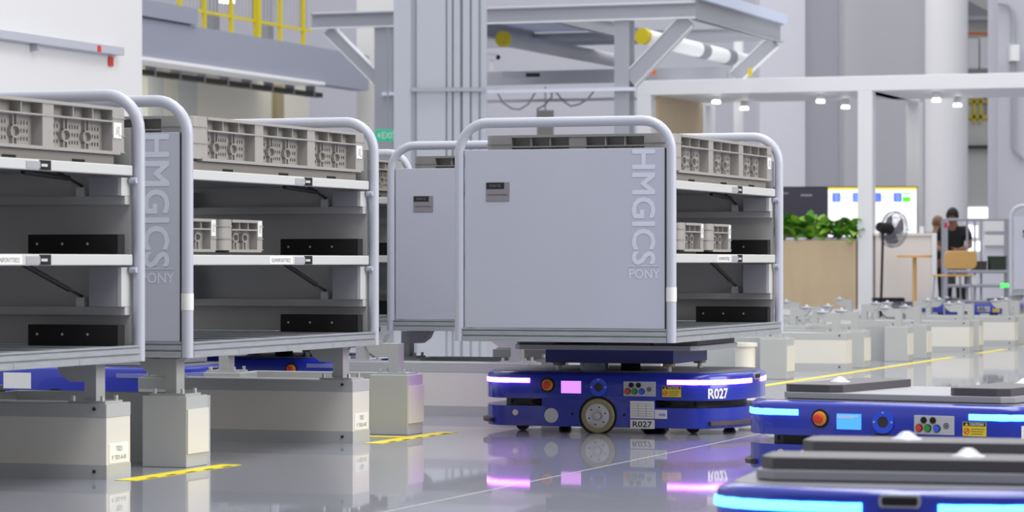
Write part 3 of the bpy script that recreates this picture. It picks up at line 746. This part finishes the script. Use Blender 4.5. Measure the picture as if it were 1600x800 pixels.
# back frame, pipes and services below the platform
MB().box(ub-3.9, LU-.7, LV-.3, LV-.18, -.66, -.47).build('service_beam', M_steel, pf)
MB().box(ub-3.9, ub+.1, LV-.4, LV-.3, -.92, -.88).build('service_rail', M_steel, pf)
def pipe(p0, p1, r, m, lab, cap=True):
    p0, p1 = Vector(p0), Vector(p1)
    o = thing('service_pipe', lab, 'pipe', p0)
    MB().cyl((0,0,0), p1-p0, r, 16).build('pipe', m, o, smooth=True); d = (p1-p0).normalized()
    if cap: MB().cyl(-d*.05, d*.03, r*1.08, 16).build('end_cap', M_ydark, o, smooth=True)
    return o
pipe(P(787, 61, 41), P(985, 99, 44.5), .10, M_steel, 'long grey pipe with a yellow end cap under the platform')
pp = pipe(P(1006, 57, 41), P(1166, 96, 43), .105, M_bwhite, 'white pipe with a yellow end cap under the platform\'s right end')
d_ = P(1166, 96, 43)-P(1006, 57, 41)
for t in (.52, .78): MB().cyl(d_*t, d_*(t+.07), .115, 14).build('clamp', M_steeld, pp, smooth=True)
po = thing('white_post', 'thin white post standing behind the booth\'s front beam', 'post', (cx(1154, 44.4), 44.4, 0)); MB().cyl((0,0,0), (0,0,hz(57, 44.4)), .075, 14).build('shaft', M_bwhite, po, smooth=True); MB().lathe([(.13,0),(.13,.03)], None, 14).build('foot', M_steel, po)
s = thing('hoist_sign', 'pale oblong sign with dark marks under the platform', 'sign', P(815, 117, 42.5)); MB().box(-.27, .27, -.02, .02, -.05, .05).build('plate', M_tube, s); MB().box(.06, .26, -.024, -.02, -.03, .025).build('dark_print', M_inkd, s)
s = thing('orange_marker', 'small orange marker plate left of the booth top under the brace', 'sign', P(1017, 113, 41.6)); MB().prism([(-.07,-.03),(.07,-.03),(.07,.035),(-.01,.035)], -.01, .01, Matrix.Rotation(math.pi/2, 4, 'X')).build('plate', mat('orange_plate', (226,96,40), .5), s)
s = thing('yellow_marker', 'small yellow marker at the foot of the platform\'s right brace', 'sign', P(1172, 113, 42)); MB().box(-.03, .03, -.01, .01, -.06, .06).build('plate', M_ydark, s)
for i, (pts, lab) in enumerate((([(775,140),(785,160),(800,170),(812,171),(825,163),(838,142)], 'left sagging cable under the platform'), ([(868,143),(880,158),(892,166),(905,163),(918,155),(930,140)], 'right sagging cable under the platform'), ([(862,140),(862,152),(850,165),(840,170),(839,190)], 'dark cable dropping to the grey box'))):
    tag(MB().tube([P(x, y, 43) for x, y in pts], .014, 6).build('cable', M_steeld, smooth=True), lab, 'cable')
s = thing('control_box', 'grey control box hanging behind the lifted cart\'s hoop', 'box', P(852, 190, 43)); MB().box(-.12, .12, -.08, .08, -.35, .16).build('housing', mat('olive_grey', (150,150,146), .6), s, bevel=.01); MB().cyl((0,0,.16),(0,0,.5), .012, 6).build('conduit', M_steel, s)
s = thing('wall_camera', 'small white camera beside the fluted column', 'camera', P(768, 88, 40)); MB().cyl((-.08,0,.0),(.08,-.1,-.02), .045, 12).build('housing', M_bwhite, s, smooth=True); MB().box(-.02,.02,0,.2,-.2,.0).build('arm', M_bwhite, s); MB().cyl((.08,-.1,-.02),(.1,-.115,-.022), .03, 12).build('lens', M_black, s)
# exit sign
es = thing('exit_sign', 'green EXIT sign with a white arrow beside the fluted column', 'sign', P(606, 211.5, 39))
mg = mat('exit_green', (30,170,130), .4, emit=(24,176,130), estr=.55)
MB().box(-.16, .16, -.03, .03, -.075, .075).build('sign_box', mg, es, bevel=.006)
text('EXIT', .19, .082, M_paper, es, T(.02, -.0315, 0), bold=.02)
MB().add([(-.135,-.0315,0),(-.10,-.0315,.04),(-.10,-.0315,-.04)], [(0,1,2)]).build('arrow', M_paper, es)
MB().box(-.01, .01, -.01, .01, .075, 1.4).build('drop_rod', M_steel, es)
# right-hand structure
def slab(name, m, x0, x1, Y, lab, z1=14, dep=1.0, cat='pillar', g=None):
    return tag(MB().box(cx(x0, Y), cx(x1, Y), Y, Y+dep, 0, z1).build(name, m), lab, cat, g)
slab('wall_pillar', M_wallg, 1187, 1258, 52, 'pale lilac pillar right of the steel platform')
slab('wall_pillar', mat('cool_grey_wall', (200,200,209), .7), 1256, 1322, 52.6, 'cool grey pillar face above the white booth')
slab('wall_pillar', M_wallk, 1320, 1447, 51, 'wide mid grey pillar above the white booth')
col = thing('round_column', 'big white round column right of the grey pillar', 'column', (cx(1479, 47.5), 47.5, 0))
MB().cyl((0,0,0), (0,0,14), .335, 40).build('shaft', mat('column_white', (216,216,219), .7), col, smooth=True); MB().cyl((0,0,0),(0,0,.15), .37, 40).build('base_ring', M_steel, col, smooth=True)
q = slab('wall_pillar', mat('right_grey', (196,197,206), .7), 1559, 1700, 48, 'grey pillar with a conduit at the right edge')
b = MB().tube([P(1560, 5, 47.9), P(1575, 8, 47.9), P(1583, 20, 47.9), P(1584, 60, 47.9), P(1584, 232, 47.9), P(1600, 250, 47.9)], .03, 8).build('conduit', M_steel, q, smooth=True); MB().box(cx(1579,47.8), cx(1592,47.8), 47.75, 48, hz(95,47.8), hz(70,47.8)).build('junction_box', M_bwhite, q)
# deep bay between the round column and the right pillar
struct(MB().box(cx(1440, 62.35), cx(1640, 62.35), 62.35, 62.5, 0, 12).build('wall_deep', mat('deep_wall', (206,206,200), .7)))
w = thing('window_bright', 'bright white window low between the round column and the right pillar', 'window', P(1531, 333, 62.3)); MB().box(-.30, .30, -.03, .03, -.11, .11).build('pane', M_glow, w); MB().box(-.33, .33, .0, .05, -.14, .14).build('frame', M_bwhite, w)
s = thing('deep_railing', 'yellow railing in the deep bay beside the round column', 'railing', P(1536, 182, 62.3))
for x in (-.19, -.06): MB().box(x-.025, x+.03, -.02, .02, -.14, .45).build('post', M_ydark, s)
for x in (.06, .16, .26): MB().box(x-.02, x+.02, .02, .04, -.02, .45).build('picket', M_steeld, s)
MB().box(-.36, .36, -.02, .02, -.04, .03).build('rail', M_ydark, s); MB().box(-.36, .36, -.02, .02, .28, .33).build('rail', M_ydark, s)
tag(MB().box(cx(1505, 62.2), cx(1562, 62.2), 62.2, 62.36, hz(232, 62.2), hz(227, 62.2)).build('dark_ledge', M_dark), 'thin dark ledge in the deep bay beside the round column', 'ledge')
s = thing('wrapped_pallet', 'white wrapped goods on a shelf in the deep bay', 'pallet', P(1536, 112, 62.03))
for i in range(3): MB().box(-.36+i*.25, -.13+i*.25, -.3, .3, .03, .66+.03*(i % 2)).build('wrapped_box', M_wall, s, bevel=.03)
MB().box(-.4, .4, -.32, .32, -.05, .03).build('shelf_board', M_steeld, s); MB().box(-.4, .4, -.33, -.3, .73, .79).build('orange_beam', mat('orange_beam', (196,110,50), .5), s)
s = thing('roof_duct', 'grey roof duct at the top of the deep bay', 'duct', P(1535, 30, 62.15)); MB().box(-.4, .4, -.2, .2, -.03, .05).build('flange', M_steel, s); MB().prism([(-.4,.05),(.3,.05),(-.4,.4)], -.2, .2, Matrix.Rotation(math.pi/2, 4, 'X')).build('sloped_duct', M_steeld, s)
# ---------------------------------------------------------------- white booth
b0 = P(995, 300, 41.3); bu, bv = rel(b0)
PS = onu(1340, bv)-bu
BD = 3.05
bo = gthing('booth_frame', 'white square-post booth frame spanning the right background', 'booth', bu, bv)
ZT = 3.32
for i in range(3):
    for yy in (0, BD): MB().box(PS*i, PS*i+.2, yy, yy+.2, 0, ZT-.2).build('post', M_bwhite, bo, bevel=.006)
for yy in (0,): MB().box(0, PS*2+.2, yy, yy+.2, ZT-.2, ZT).build('beam', M_bwhite, bo, bevel=.006)
for i in range(3): MB().box(PS*i, PS*i+.2, .2, BD, ZT-.2, ZT).build('beam', M_bwhite, bo)
MB().box(.2, PS*2, .2, 2.2, ZT-.2, ZT-.14).build('ceiling_panel', M_bwhite, bo)
MB().box(0, PS+.2, -.03, .3, 0, .2).build('plinth_strip', M_bwhite, bo); MB().box(0, PS+.2, -.02, .28, -.0, .012).build('plinth_dark_strip', M_steeld, bo)  # second box is a darker grey strip along the plinth's foot
MB().box(.21, .26, .2, 2.35, .2, ZT-.2).build('wood_side_wall', M_wood, bo)
MB().box(.2, .27, 2.35, 2.5, 0, ZT-.2).build('wall_edge', M_bwhite, bo)
gl = 'spot lamps under the booth ceiling'
for i, (x, y, vv) in enumerate(((1119,158,.55), (1163,168,1.9), (1282,157,.55), (1321,166,1.9), (1463,155,.55), (1496,163,1.9))):
    u_ = onu(x, bv+vv); Yq = G(u_, bv+vv).y; z = hz(y, Yq)
    s = gthing('spot_lamp', ['first', 'second', 'third', 'fourth', 'fifth', 'sixth'][i]+' spot lamp from the left under the booth ceiling', 'lamp', u_, bv+vv, z, gl)
    MB().lathe([(.045,.0),(.06,.02),(.05,.09),(.02,.12)], None, 14).build('shade', M_bwhite, s, smooth=True)
    MB().lathe([(.058,-.03),(.058,.0)], None, 14).build('bulb', M_lamp, s, smooth=True)
    MB().cyl((0,0,.1), (.0,0,max(.12, ZT-.2-z)), .012, 8).build('stem', M_steel, s)
# planter and plants
pl = gthing('wooden_planter', 'long birch planter box between the booth posts', 'planter', bu+.6, bv-.02)
PW = PS-.62
MB().box(0, PW, 0, .34, .201, 1.125).build('box_body', M_wood, pl, bevel=.004)
MB().box(.02, PW-.02, .02, .32, 1.125, 1.13).build('soil', mat('soil', (50,40,30), .9), pl)
M_leafs = [mat('leaf_bright', (146,200,64), .45, noise=.15, nscale=20), mat('leaf_deep', (88,150,52), .45, noise=.15, nscale=20), mat('leaf_pale', (160,200,96), .45, noise=.12, nscale=20)]
def leaf_mesh(m, i):
    vs = []; fs = []; n = 6
    for k in range(n+1):
        t = k/n; w = .052*math.sin(math.pi*min(1, t*.93+.07))**.8; zz = .10*t-.10*t*t*1.5
        vs += [(t*.23, -w, zz+.012), (t*.23, 0, zz), (t*.23, w, zz+.012)]
    for k in range(n): fs += [(k*3, k*3+1, k*3+4, k*3+3), (k*3+1, k*3+2, k*3+5, k*3+4)]
    b = MB(); b.add(vs, fs); me = b.mesh('leaf', m, True); return me
LM = [leaf_mesh(m, i) for i, m in enumerate(M_leafs)]
rnd = random.Random(3)
NP = 13
for i in range(NP):
    s = gthing('leafy_plant', 'leafy green plant in the birch planter, number', 'plant', bu+.6+PW*(i+.5)/NP, bv+.15, 1.13, 'plants in the birch planter')
    n_ = NP-i; s['label'] = ('rightmost' if n_ == 1 else ['', '', 'second', 'third', 'fourth', 'fifth', 'sixth', 'seventh', 'eighth', 'ninth', 'tenth', 'eleventh', 'twelfth', 'thirteenth'][n_])+(' leafy plant' if n_ == 1 else ' leafy plant from the right')+' in the birch planter'
    MB().cyl((0,0,0), (.01,0,.1), .012, 6).build('stem', M_leafs[1], s)
    for k in range(22):
        a = rnd.uniform(0, 2*math.pi); lf = bpy.data.objects.new('leaf', LM[rnd.choice((0,0,1,1,2))]); COL.objects.link(lf); lf.parent = s
        lf.location = (rnd.uniform(-.05,.05), rnd.uniform(-.05,.05), rnd.uniform(.0,.17)); lf.rotation_euler = (rnd.uniform(-.5,.5), rnd.uniform(-1.1,.1), a); lf.scale = (rnd.uniform(1.0,1.4),)*3
# screens
YS = 42.2
def screen(x0, x1, y0, lab, dark):
    w = cx(x1, YS)-cx(x0, YS); h = w*.56; o = thing('wall_screen', lab, 'screen', (cx((x0+x1)/2, YS), YS, hz(y0, YS)-h/2), -.06)
    MB().box(-w/2-.012, w/2+.012, 0, .06, -h/2-.012, h/2+.012).build('bezel', M_black, o)
    md = mat('dark_screen', (46,44,54), .3, emit=(52,50,62), estr=.9) if dark else mat('white_screen', (250,250,252), .3, emit=(250,251,255), estr=.98)
    g = MB().box(-w/2, w/2, -.004, 0, -h/2, h/2).build('display', md, o)
    def blk(x, z, ww, hh, c, e=1.):
        mm = mat('screen_ink_%d_%d_%d' % c, c, .4, emit=c, estr=e); MB().box(-w/2+x*w, -w/2+(x+ww)*w, -.006, -.004, h/2-(z+hh)*h, h/2-z*h).build('screen_block', mm, g)
    if dark:
        for i, (x, z, ww, c) in enumerate(((.1,.12,.12,(110,110,120)),(.4,.1,.16,(120,100,110)),(.7,.14,.13,(120,120,130)),(.08,.5,.3,(150,90,80)),(.12,.62,.25,(70,110,70)),(.2,.68,.2,(150,110,90)),(.35,.8,.4,(80,70,130)))): blk(x, z, ww, .035, c, .9)
    else:
        blk(0, 0, 1, .045, (250,214,60)); 
        for x in (.05, .28, .51, .74): blk(x, .11, .09, .18, (76,110,220)); 
        for x in (.05, .28, .51, .74): blk(x+.02, .13, .05, .14, (140,165,235))
        for x in (.145, .375, .605): blk(x, .2, .1, .02, (120,235,120))
        blk(.84, .11, .09, .03, (110,230,110)); blk(.84, .19, .09, .10, (90,225,40)); blk(.88, .84, .07, .03, (150,215,235))
        for z in (.45, .55, .65): blk(.05, z, .6, .006, (225,225,230))
    MB().box(-.04, .04, .06, .1, -hz(y0, YS)+h/2, h/2-.1).build('stand_post', M_steeld, o)
    return o
screen(1155, 1292, 293, 'dark monitor screen left of the white screen', True); screen(1294, 1432, 293, 'white monitor screen with blue and green blocks', False)
# pedestal fan
YF = 39.0
f = thing('pedestal_fan', 'black pedestal fan in front of the white counter', 'fan', (cx(1376, YF), YF, 0))
zc = hz(356, YF)
MB().lathe([(.2,0),(.2,.02),(.04,.05),(.025,.12)], None, 24).build('base', M_black, f, smooth=True)
MB().cyl((0,0,.1), (.03,0,zc-.05), .017, 10).build('pole', M_black, f, smooth=True)
ax = Vector((.80, .58, -.12)).normalized(); hc = Vector((.05,0,zc))
MB().cyl(hc-ax*.1, hc+ax*.1, .062, 16, .075).build('motor', M_black, f, smooth=True)
MB().cyl((.02,0,zc-.08), hc, .03, 10).build('tilt_joint', M_black, f)
q = ax.to_track_quat('Z', 'Y'); Mf = T(*(hc+ax*.16)) @ q.to_matrix().to_4x4()
def wire(b, r, z, n=28): b.tube([Mf @ Vector((r*math.cos(2*math.pi*i/n), r*math.sin(2*math.pi*i/n), z)) for i in range(n)], .0035 if r < .22 else .006, 5, True)
cg = MB(); 
for r, z in ((.235,0),(.225,.04),(.225,-.035),(.17,.06),(.17,-.055),(.1,.07),(.1,-.06)): wire(cg, r, z)
for k in range(30):
    a = 2*math.pi*k/30; c_, s_ = math.cos(a), math.sin(a)
    for sg in (1, -1): cg.tube([Mf @ Vector((c_*r, s_*r, z*sg)) for r, z in ((.04,.07),(.15,.062),(.22,.04),(.235,0))], .002, 4)
cg.build('cage', M_steeld, f)
MB().cyl(Mf @ Vector((0,0,.06)), Mf @ Vector((0,0,.08)), .05, 16).build('cage_badge', M_dark, f)
hb = MB().cyl(Mf @ Vector((0,0,-.03)), Mf @ Vector((0,0,.04)), .035, 14).build('blade_hub', M_dark, f)
for k in range(3):
    a0 = 2*math.pi*k/3; pts = []
    for i in range(7):
        t = i/6; a = a0+t*1.5; pts.append((Mf @ Vector((.03*math.cos(a), .03*math.sin(a), .02-.04*t)), Mf @ Vector(((.2-.04*abs(t-.5))*math.cos(a), (.2-.04*abs(t-.5))*math.sin(a), .03-.06*t))))
    vs = [p for pr in pts for p in pr]; MB().add(vs, [(2*i, 2*i+1, 2*i+3, 2*i+2) for i in range(6)]).build('blade', mat('grey_blade', (112,112,124), .4), f)
# counter, small table, chair, trolley
YK = 40.2
k = thing('white_counter', 'white counter cabinet behind the small round table', 'counter', (cx(1411, YK), YK, 0))
w0, w1 = cx(1368, YK)-cx(1411, YK), cx(1455, YK)-cx(1411, YK); ht = hz(364, YK)
M_ctr = mat('counter_white', (234,226,218), .5)
MB().box(w0, w1, 0, .5, .3, ht-.04).build('body', M_ctr, k, bevel=.004); MB().box(w1, w1+.07, -.04, .52, 0, ht).build('side_panel', M_bwhite, k, bevel=.004)
MB().box(w0-.02, w1, -.03, .52, ht-.04, ht).build('top', M_ctr, k, bevel=.004); MB().box(w0+.05, w1, .08, .46, 0, .3).build('recessed_base', M_wallk, k)
MB().cyl((w1-.1, .2, ht), (w1-.1, .2, ht+.09), .035, 12).build('cup', M_bwhite, k, smooth=True)
YT = 38.2
t = thing('small_table', 'small round oak table on a single pole before the white counter', 'table', (cx(1429, YT), YT, 0))
MB().lathe([(0,hz(401,YT)-.012),(.22,hz(401,YT)-.012),(.225,hz(400,YT)),(.22,hz(398.5,YT)),(0,hz(398.5,YT))], None, 28).build('table_top', M_oak, t, smooth=True)
MB().cyl((0,0,.02), (0,0,hz(401,YT)-.01), .027, 14).build('pole', M_oak, t, smooth=True); MB().lathe([(.2,0),(.2,.015),(.03,.03)], None, 24).build('foot', M_oak, t, smooth=True)
YH = 37.6
c = thing('oak_chair', 'honey oak chair with slim metal legs by the white counter', 'chair', (cx(1488, YH), YH, 0), .25)
zs = hz(430.5, YH); zb0, zb1 = hz(420, YH), hz(392, YH)
def rr(w, h, r, n=5):
    return [(sx*(w-r)+r*math.cos(a), sz*(h-r)+r*math.sin(a)) for sx, sz, a0 in ((1,1,0),(-1,1,math.pi/2),(-1,-1,math.pi),(1,-1,1.5*math.pi)) for a in [a0+math.pi/2*i/n for i in range(n+1)]]
MB().prism(rr(.215, (zb1-zb0)/2, .06), -.012, .012, T(.03, -.19, (zb0+zb1)/2) @ Matrix.Rotation(math.pi/2+.12, 4, 'X')).build('backrest', M_oak, c, bevel=.004)
MB().prism(rr(.21, .2, .07), zs-.01, zs+.012, None).build('seat', M_oak, c, bevel=.004)
for sx in (-1, 1):
    MB().tube([(sx*.2, -.22, 0), (sx*.175, -.17, zs-.03), (sx*.17, -.19, zb1-.06)], .011, 8).build('leg', M_steel, c, smooth=True)
    MB().tube([(sx*.21, .21, 0), (sx*.17, .16, zs-.01)], .011, 8).build('leg', M_steel, c, smooth=True)
YQ = 39.6
t = thing('flat_trolley', 'low black flat trolley on the floor beside the fan', 'trolley', (cx(1391, YQ), YQ+.2, 0))
MB().box(-.2, .2, -.15, .15, .31, .36).build('platform', M_black, t, bevel=.01)
for sx in (-1, 1):
    for sy in (-1, 1): MB().cyl((sx*.17, sy*.12, .0), (sx*.17, sy*.12, .31), .018, 8).build('leg', M_steel, t)
# tube rack behind the chair
YR = 41.5
rk = thing('tube_rack', 'grey tube rack with shelves behind the people', 'rack', (cx(1478, YR), YR, 0))
Wk = cx(1577, YR)-cx(1478, YR); hk = hz(343, YR)
for x in (0, Wk):
    for y in (0, .28): MB().cyl((x, y, 0), (x, y, hk), .026, 10).build('post', M_tube, rk, smooth=True)
for x in (1516, 1528, 1538): MB().cyl((cx(x, YR)-cx(1478, YR), .28, .3), (cx(x, YR)-cx(1478, YR), .28, hk), .016, 8).build('upright', M_tube, rk, smooth=True)
for z in (hk, hz(424, YR), hz(446, YR)):
    for y in (0, .28): MB().cyl((0, y, z), (Wk, y, z), .018, 8).build('rail', M_tube, rk, smooth=True)
for z in (hz(425, YR), hz(447, YR)): MB().box(0, Wk, 0, .28, z-.02, z).build('shelf', M_steel, rk)
MB().cyl((0,0,hz(356,YR)), (0,0,hz(348,YR)), .029, 10).build('pink_tape', mat('pink_tape', (226,70,120), .5), rk, smooth=True)
gq = 'cartons on the tube rack'
for i, (x0, x1, y0, y1, m_) in enumerate(((1482,1489,428,446,M_dark),(1491,1497,430,446,M_bwhite),(1499,1505,430,446,M_bwhite),(1515,1525,430,446,M_bwhite),(1520,1540,408,424,M_dark),(1545,1570,400,424,mat('dark_green_bin', (50,62,50), .6)))):
    s = thing('rack_bin', ['dark bin at the left end of the rack\'s lower shelf', 'first white carton on the rack\'s lower shelf', 'second white carton on the rack\'s lower shelf', 'third white carton on the rack\'s lower shelf', 'dark bin on the rack\'s upper shelf', 'dark green bin at the right end of the rack\'s upper shelf'][i], 'bin', (cx((x0+x1)/2, YR+.14), YR+.14, hz(y1, YR)+(.0)), 0, gq)
    w = (x1-x0)/2/FPX*YR; h = (y1-y0)/FPX*YR
    MB().box(-w, w, -.12, .12, 0, h*.88).build('box_body', m_, s, bevel=.006); MB().box(-w-.005, w+.005, -.125, .125, h*.86, h).build('rim', m_, s, bevel=.004)
s = thing('status_light', 'small green status light at the tube rack\'s right post', 'lamp', (Vector(P(1570, 446, YR-.1)))); MB().box(-.06, .06, -.03, .03, -.03, .03).build('glow', mat('green_glow', (90,240,110), .4, emit=(80,240,110), estr=1.1), s, bevel=.008); MB().box(-.02,.02,.03,.09,-.02,.02).build('mount', M_steel, s)
s = thing('glass_cabinet', 'pale machine cabinet with bright panes behind the tube rack', 'cabinet', (cx(1541, 46), 46, 0))
MB().box(-.3, .36, 0, .4, 0, hz(345, 46)).build('body', M_wallg, s)
for (xa, xb, ya, yb) in ((1512,1517,352,372),(1519,1527,353,371),(1512,1517,378,398),(1520,1533,378,392)):
    MB().box(cx(xa,46)-cx(1541,46), cx(xb,46)-cx(1541,46), -.02, 0, hz(yb,46), hz(ya,46)).build('pane', M_glow, s)
for (xa, xb, ya, yb) in ((1538,1572,345,362),(1538,1572,368,384)): MB().box(cx(xa,46)-cx(1541,46), cx(xb,46)-cx(1541,46), -.05, 0, hz(yb,46), hz(ya,46)).build('flap', M_wall, s, bevel=.01)
at(make_robot(M_led_off, M_inkd, 'R033'), (cx(1530, 39.2), 39.6, 0.0), -TH, 'far blue robot on the floor below the tube rack')
# ---------------------------------------------------------------- people
def skin(name, verts, edges, radii, m, parent, root=0, sub=2):
    me = bpy.data.meshes.new(name); me.from_pydata(verts, edges, []); o = bpy.data.objects.new(name, me); COL.objects.link(o); o.parent = parent
    me.materials.append(m)
    sm = o.modifiers.new('skin', 'SKIN'); sm.use_smooth_shade = True
    for i, r_ in enumerate(radii):
        sv = me.skin_vertices[0].data[i]; sv.radius = r_ if isinstance(r_, tuple) else (r_, r_); sv.use_root = (i == root)
    ss = o.modifiers.new('sub', 'SUBSURF'); ss.levels = sub; ss.render_levels = sub
    return o
def person(label, loc, rz, h, skinc, hairc, shirt, trousers, bald=False, bow=.35):
    """standing figure facing local -y, head bowed, forearms forward holding a tablet"""
    k = h/1.7; o = thing('person', label, 'person', loc, rz)
    S = lambda p: tuple(c*k for c in p)
    ms = mat('skin_%d' % skinc[0], skinc, .5); mh = mat('hair_%d' % hairc[0], hairc, .6); mt = mat('shirt_%d' % shirt[0], shirt, .75); mp = mat('trousers_%d' % trousers[0], trousers, .8)
    hp = (0,0,.92); ch = (0,-.02,1.26); nk = (0,-.05,1.44); hd = (0,-.11,1.56); ht = (0,-.13,1.66)
    V_ = [hp, ch, nk, hd, ht]; E_ = [(0,1),(1,2),(2,3),(3,4)]; R_ = [(.13,.1), (.15,.11), (.058,.058), (.085,.1), (.06,.07)]
    for s in (-1, 1):
        i = len(V_); V_ += [(s*.18,-.02,1.38), (s*.25,-.02,1.12), (s*.14,-.26,1.06), (s*.09,-.33,1.07)]; E_ += [(1,i),(i,i+1),(i+1,i+2),(i+2,i+3)]; R_ += [.06,.045,.033,.025]
        j = i+3                                              # palm, then four fingers and a thumb curling on the tablet
        for q, (dx, L) in enumerate(((-.022,.05),(-.007,.058),(.008,.055),(.022,.045))):
            m_ = len(V_); V_ += [(s*.085+dx,-.36,1.06), (s*.075+dx,-.36-L,1.045)]; E_ += [(j,m_),(m_,m_+1)]; R_ += [.010,.008]
        m_ = len(V_); V_ += [(s*.06,-.34,1.09), (s*.045,-.38,1.10)]; E_ += [(j,m_),(m_,m_+1)]; R_ += [.011,.009]
        i = len(V_); V_ += [(s*.1,0,.86), (s*.105,-.01,.48), (s*.11,.01,.09), (s*.115,-.13,.04)]; E_ += [(0,i),(i,i+1),(i+1,i+2),(i+2,i+3)]; R_ += [.09,.058,.042,.035]
    b = skin('body', [S(v) for v in V_], E_, [tuple(c*k for c in r) if isinstance(r, tuple) else r*k for r in R_], ms, o)
    V2 = [(0,0,.90),(0,-.01,1.12),(0,-.02,1.28),(0,-.035,1.41)]; E2 = [(0,1),(1,2),(2,3)]; R2 = [(.165,.125),(.155,.12),(.18,.13),(.085,.08)]
    for s in (-1, 1):
        i = len(V2); V2 += [(s*.185,-.02,1.37), (s*.235,-.02,1.19)]; E2 += [(2,i),(i,i+1)]; R2 += [.08,.07]
    skin('shirt', [S(v) for v in V2], E2, [tuple(c*k for c in r) if isinstance(r, tuple) else r*k for r in R2], mt, o)
    V3 = [(0,0,.93)]; E3 = []; R3 = [(.15,.115)]
    for s in (-1, 1):
        i = len(V3); V3 += [(s*.1,0,.82), (s*.105,-.01,.48), (s*.11,.005,.08)]; E3 += [(0,i),(i,i+1),(i+1,i+2)]; R3 += [.105,.08,.065]
    skin('trousers', [S(v) for v in V3], E3, [tuple(c*k for c in r) if isinstance(r, tuple) else r*k for r in R3], mp, o)
    hm = MB(); n, mr = 18, 9
    vs = []; fs = []
    for a in range(mr+1):
        th = math.pi*(.52 if bald else .62)*a/mr
        for q in range(n):
            ph = 2*math.pi*q/n; vs.append((.095*math.sin(th)*math.cos(ph), .115*math.sin(th)*math.sin(ph), .125*math.cos(th)))
    for a in range(mr):
        for q in range(n): fs.append((a*n+q, a*n+(q+1) % n, (a+1)*n+(q+1) % n, (a+1)*n+q))
    hm.add(vs, fs, T(0, -.115*k, 1.585*k) @ Matrix.Rotation(-.45, 4, 'X') @ Matrix.Scale(k, 4)); hm.build('hair', mh, o, smooth=True)
    fm = T(0, -.125*k, 1.575*k) @ Matrix.Rotation(.35, 4, 'X') @ Matrix.Scale(k, 4)
    MB().prism([(-.012,-.09),(.012,-.09),(.008,-.125),(-.008,-.125)], -.03, -.01, fm).build('nose', ms, o)
    for s in (-1, 1): MB().lathe([(0,-.008),(.009,0),(0,.008)], fm @ T(s*.032, -.095, .012), 8).build('eye', M_inkd, o); MB().lathe([(0,-.03),(.016,0),(0,.03)], fm @ T(s*.09, .01, .0), 8).build('ear', ms, o, smooth=True)
    MB().box(-.025, .025, -.1, -.088, -.058, -.05, fm).build('mouth', mat('lip', (150,80,70), .5), o)
    for s in (-1, 1): MB().prism(rr(.045*k, .13*k, .04*k), 0, .06*k, T(s*.112*k, -.06*k, 0)).build('shoe', M_dark, o, bevel=.012)
    return o
YP = 42.7
p1 = person('person in a black shirt with black hair looking down at a tablet', (cx(1491, YP), YP, 0), math.radians(-22), 1.60, (168,120,92), (24,20,20), (34,34,38), (40,40,48))
p2 = person('person in a dark grey shirt with short brown hair, back to the camera', (cx(1463, YP+.55), YP+.55, 0), math.radians(160), 1.50, (176,130,100), (150,112,88), (58,62,66), (44,44,52))
th_ = thing('tablet', 'thin dark tablet in the hands of the person in black', 'tablet', p1.matrix_basis @ Vector((0, -.39*.94, 1.062*.94)), math.radians(-22))
MB().box(-.09, .09, -.07, .06, -.004, .004).build('case', M_dark, th_, bevel=.002); MB().box(-.08, .08, -.06, .05, .004, .005).build('glass', M_inkd, th_)
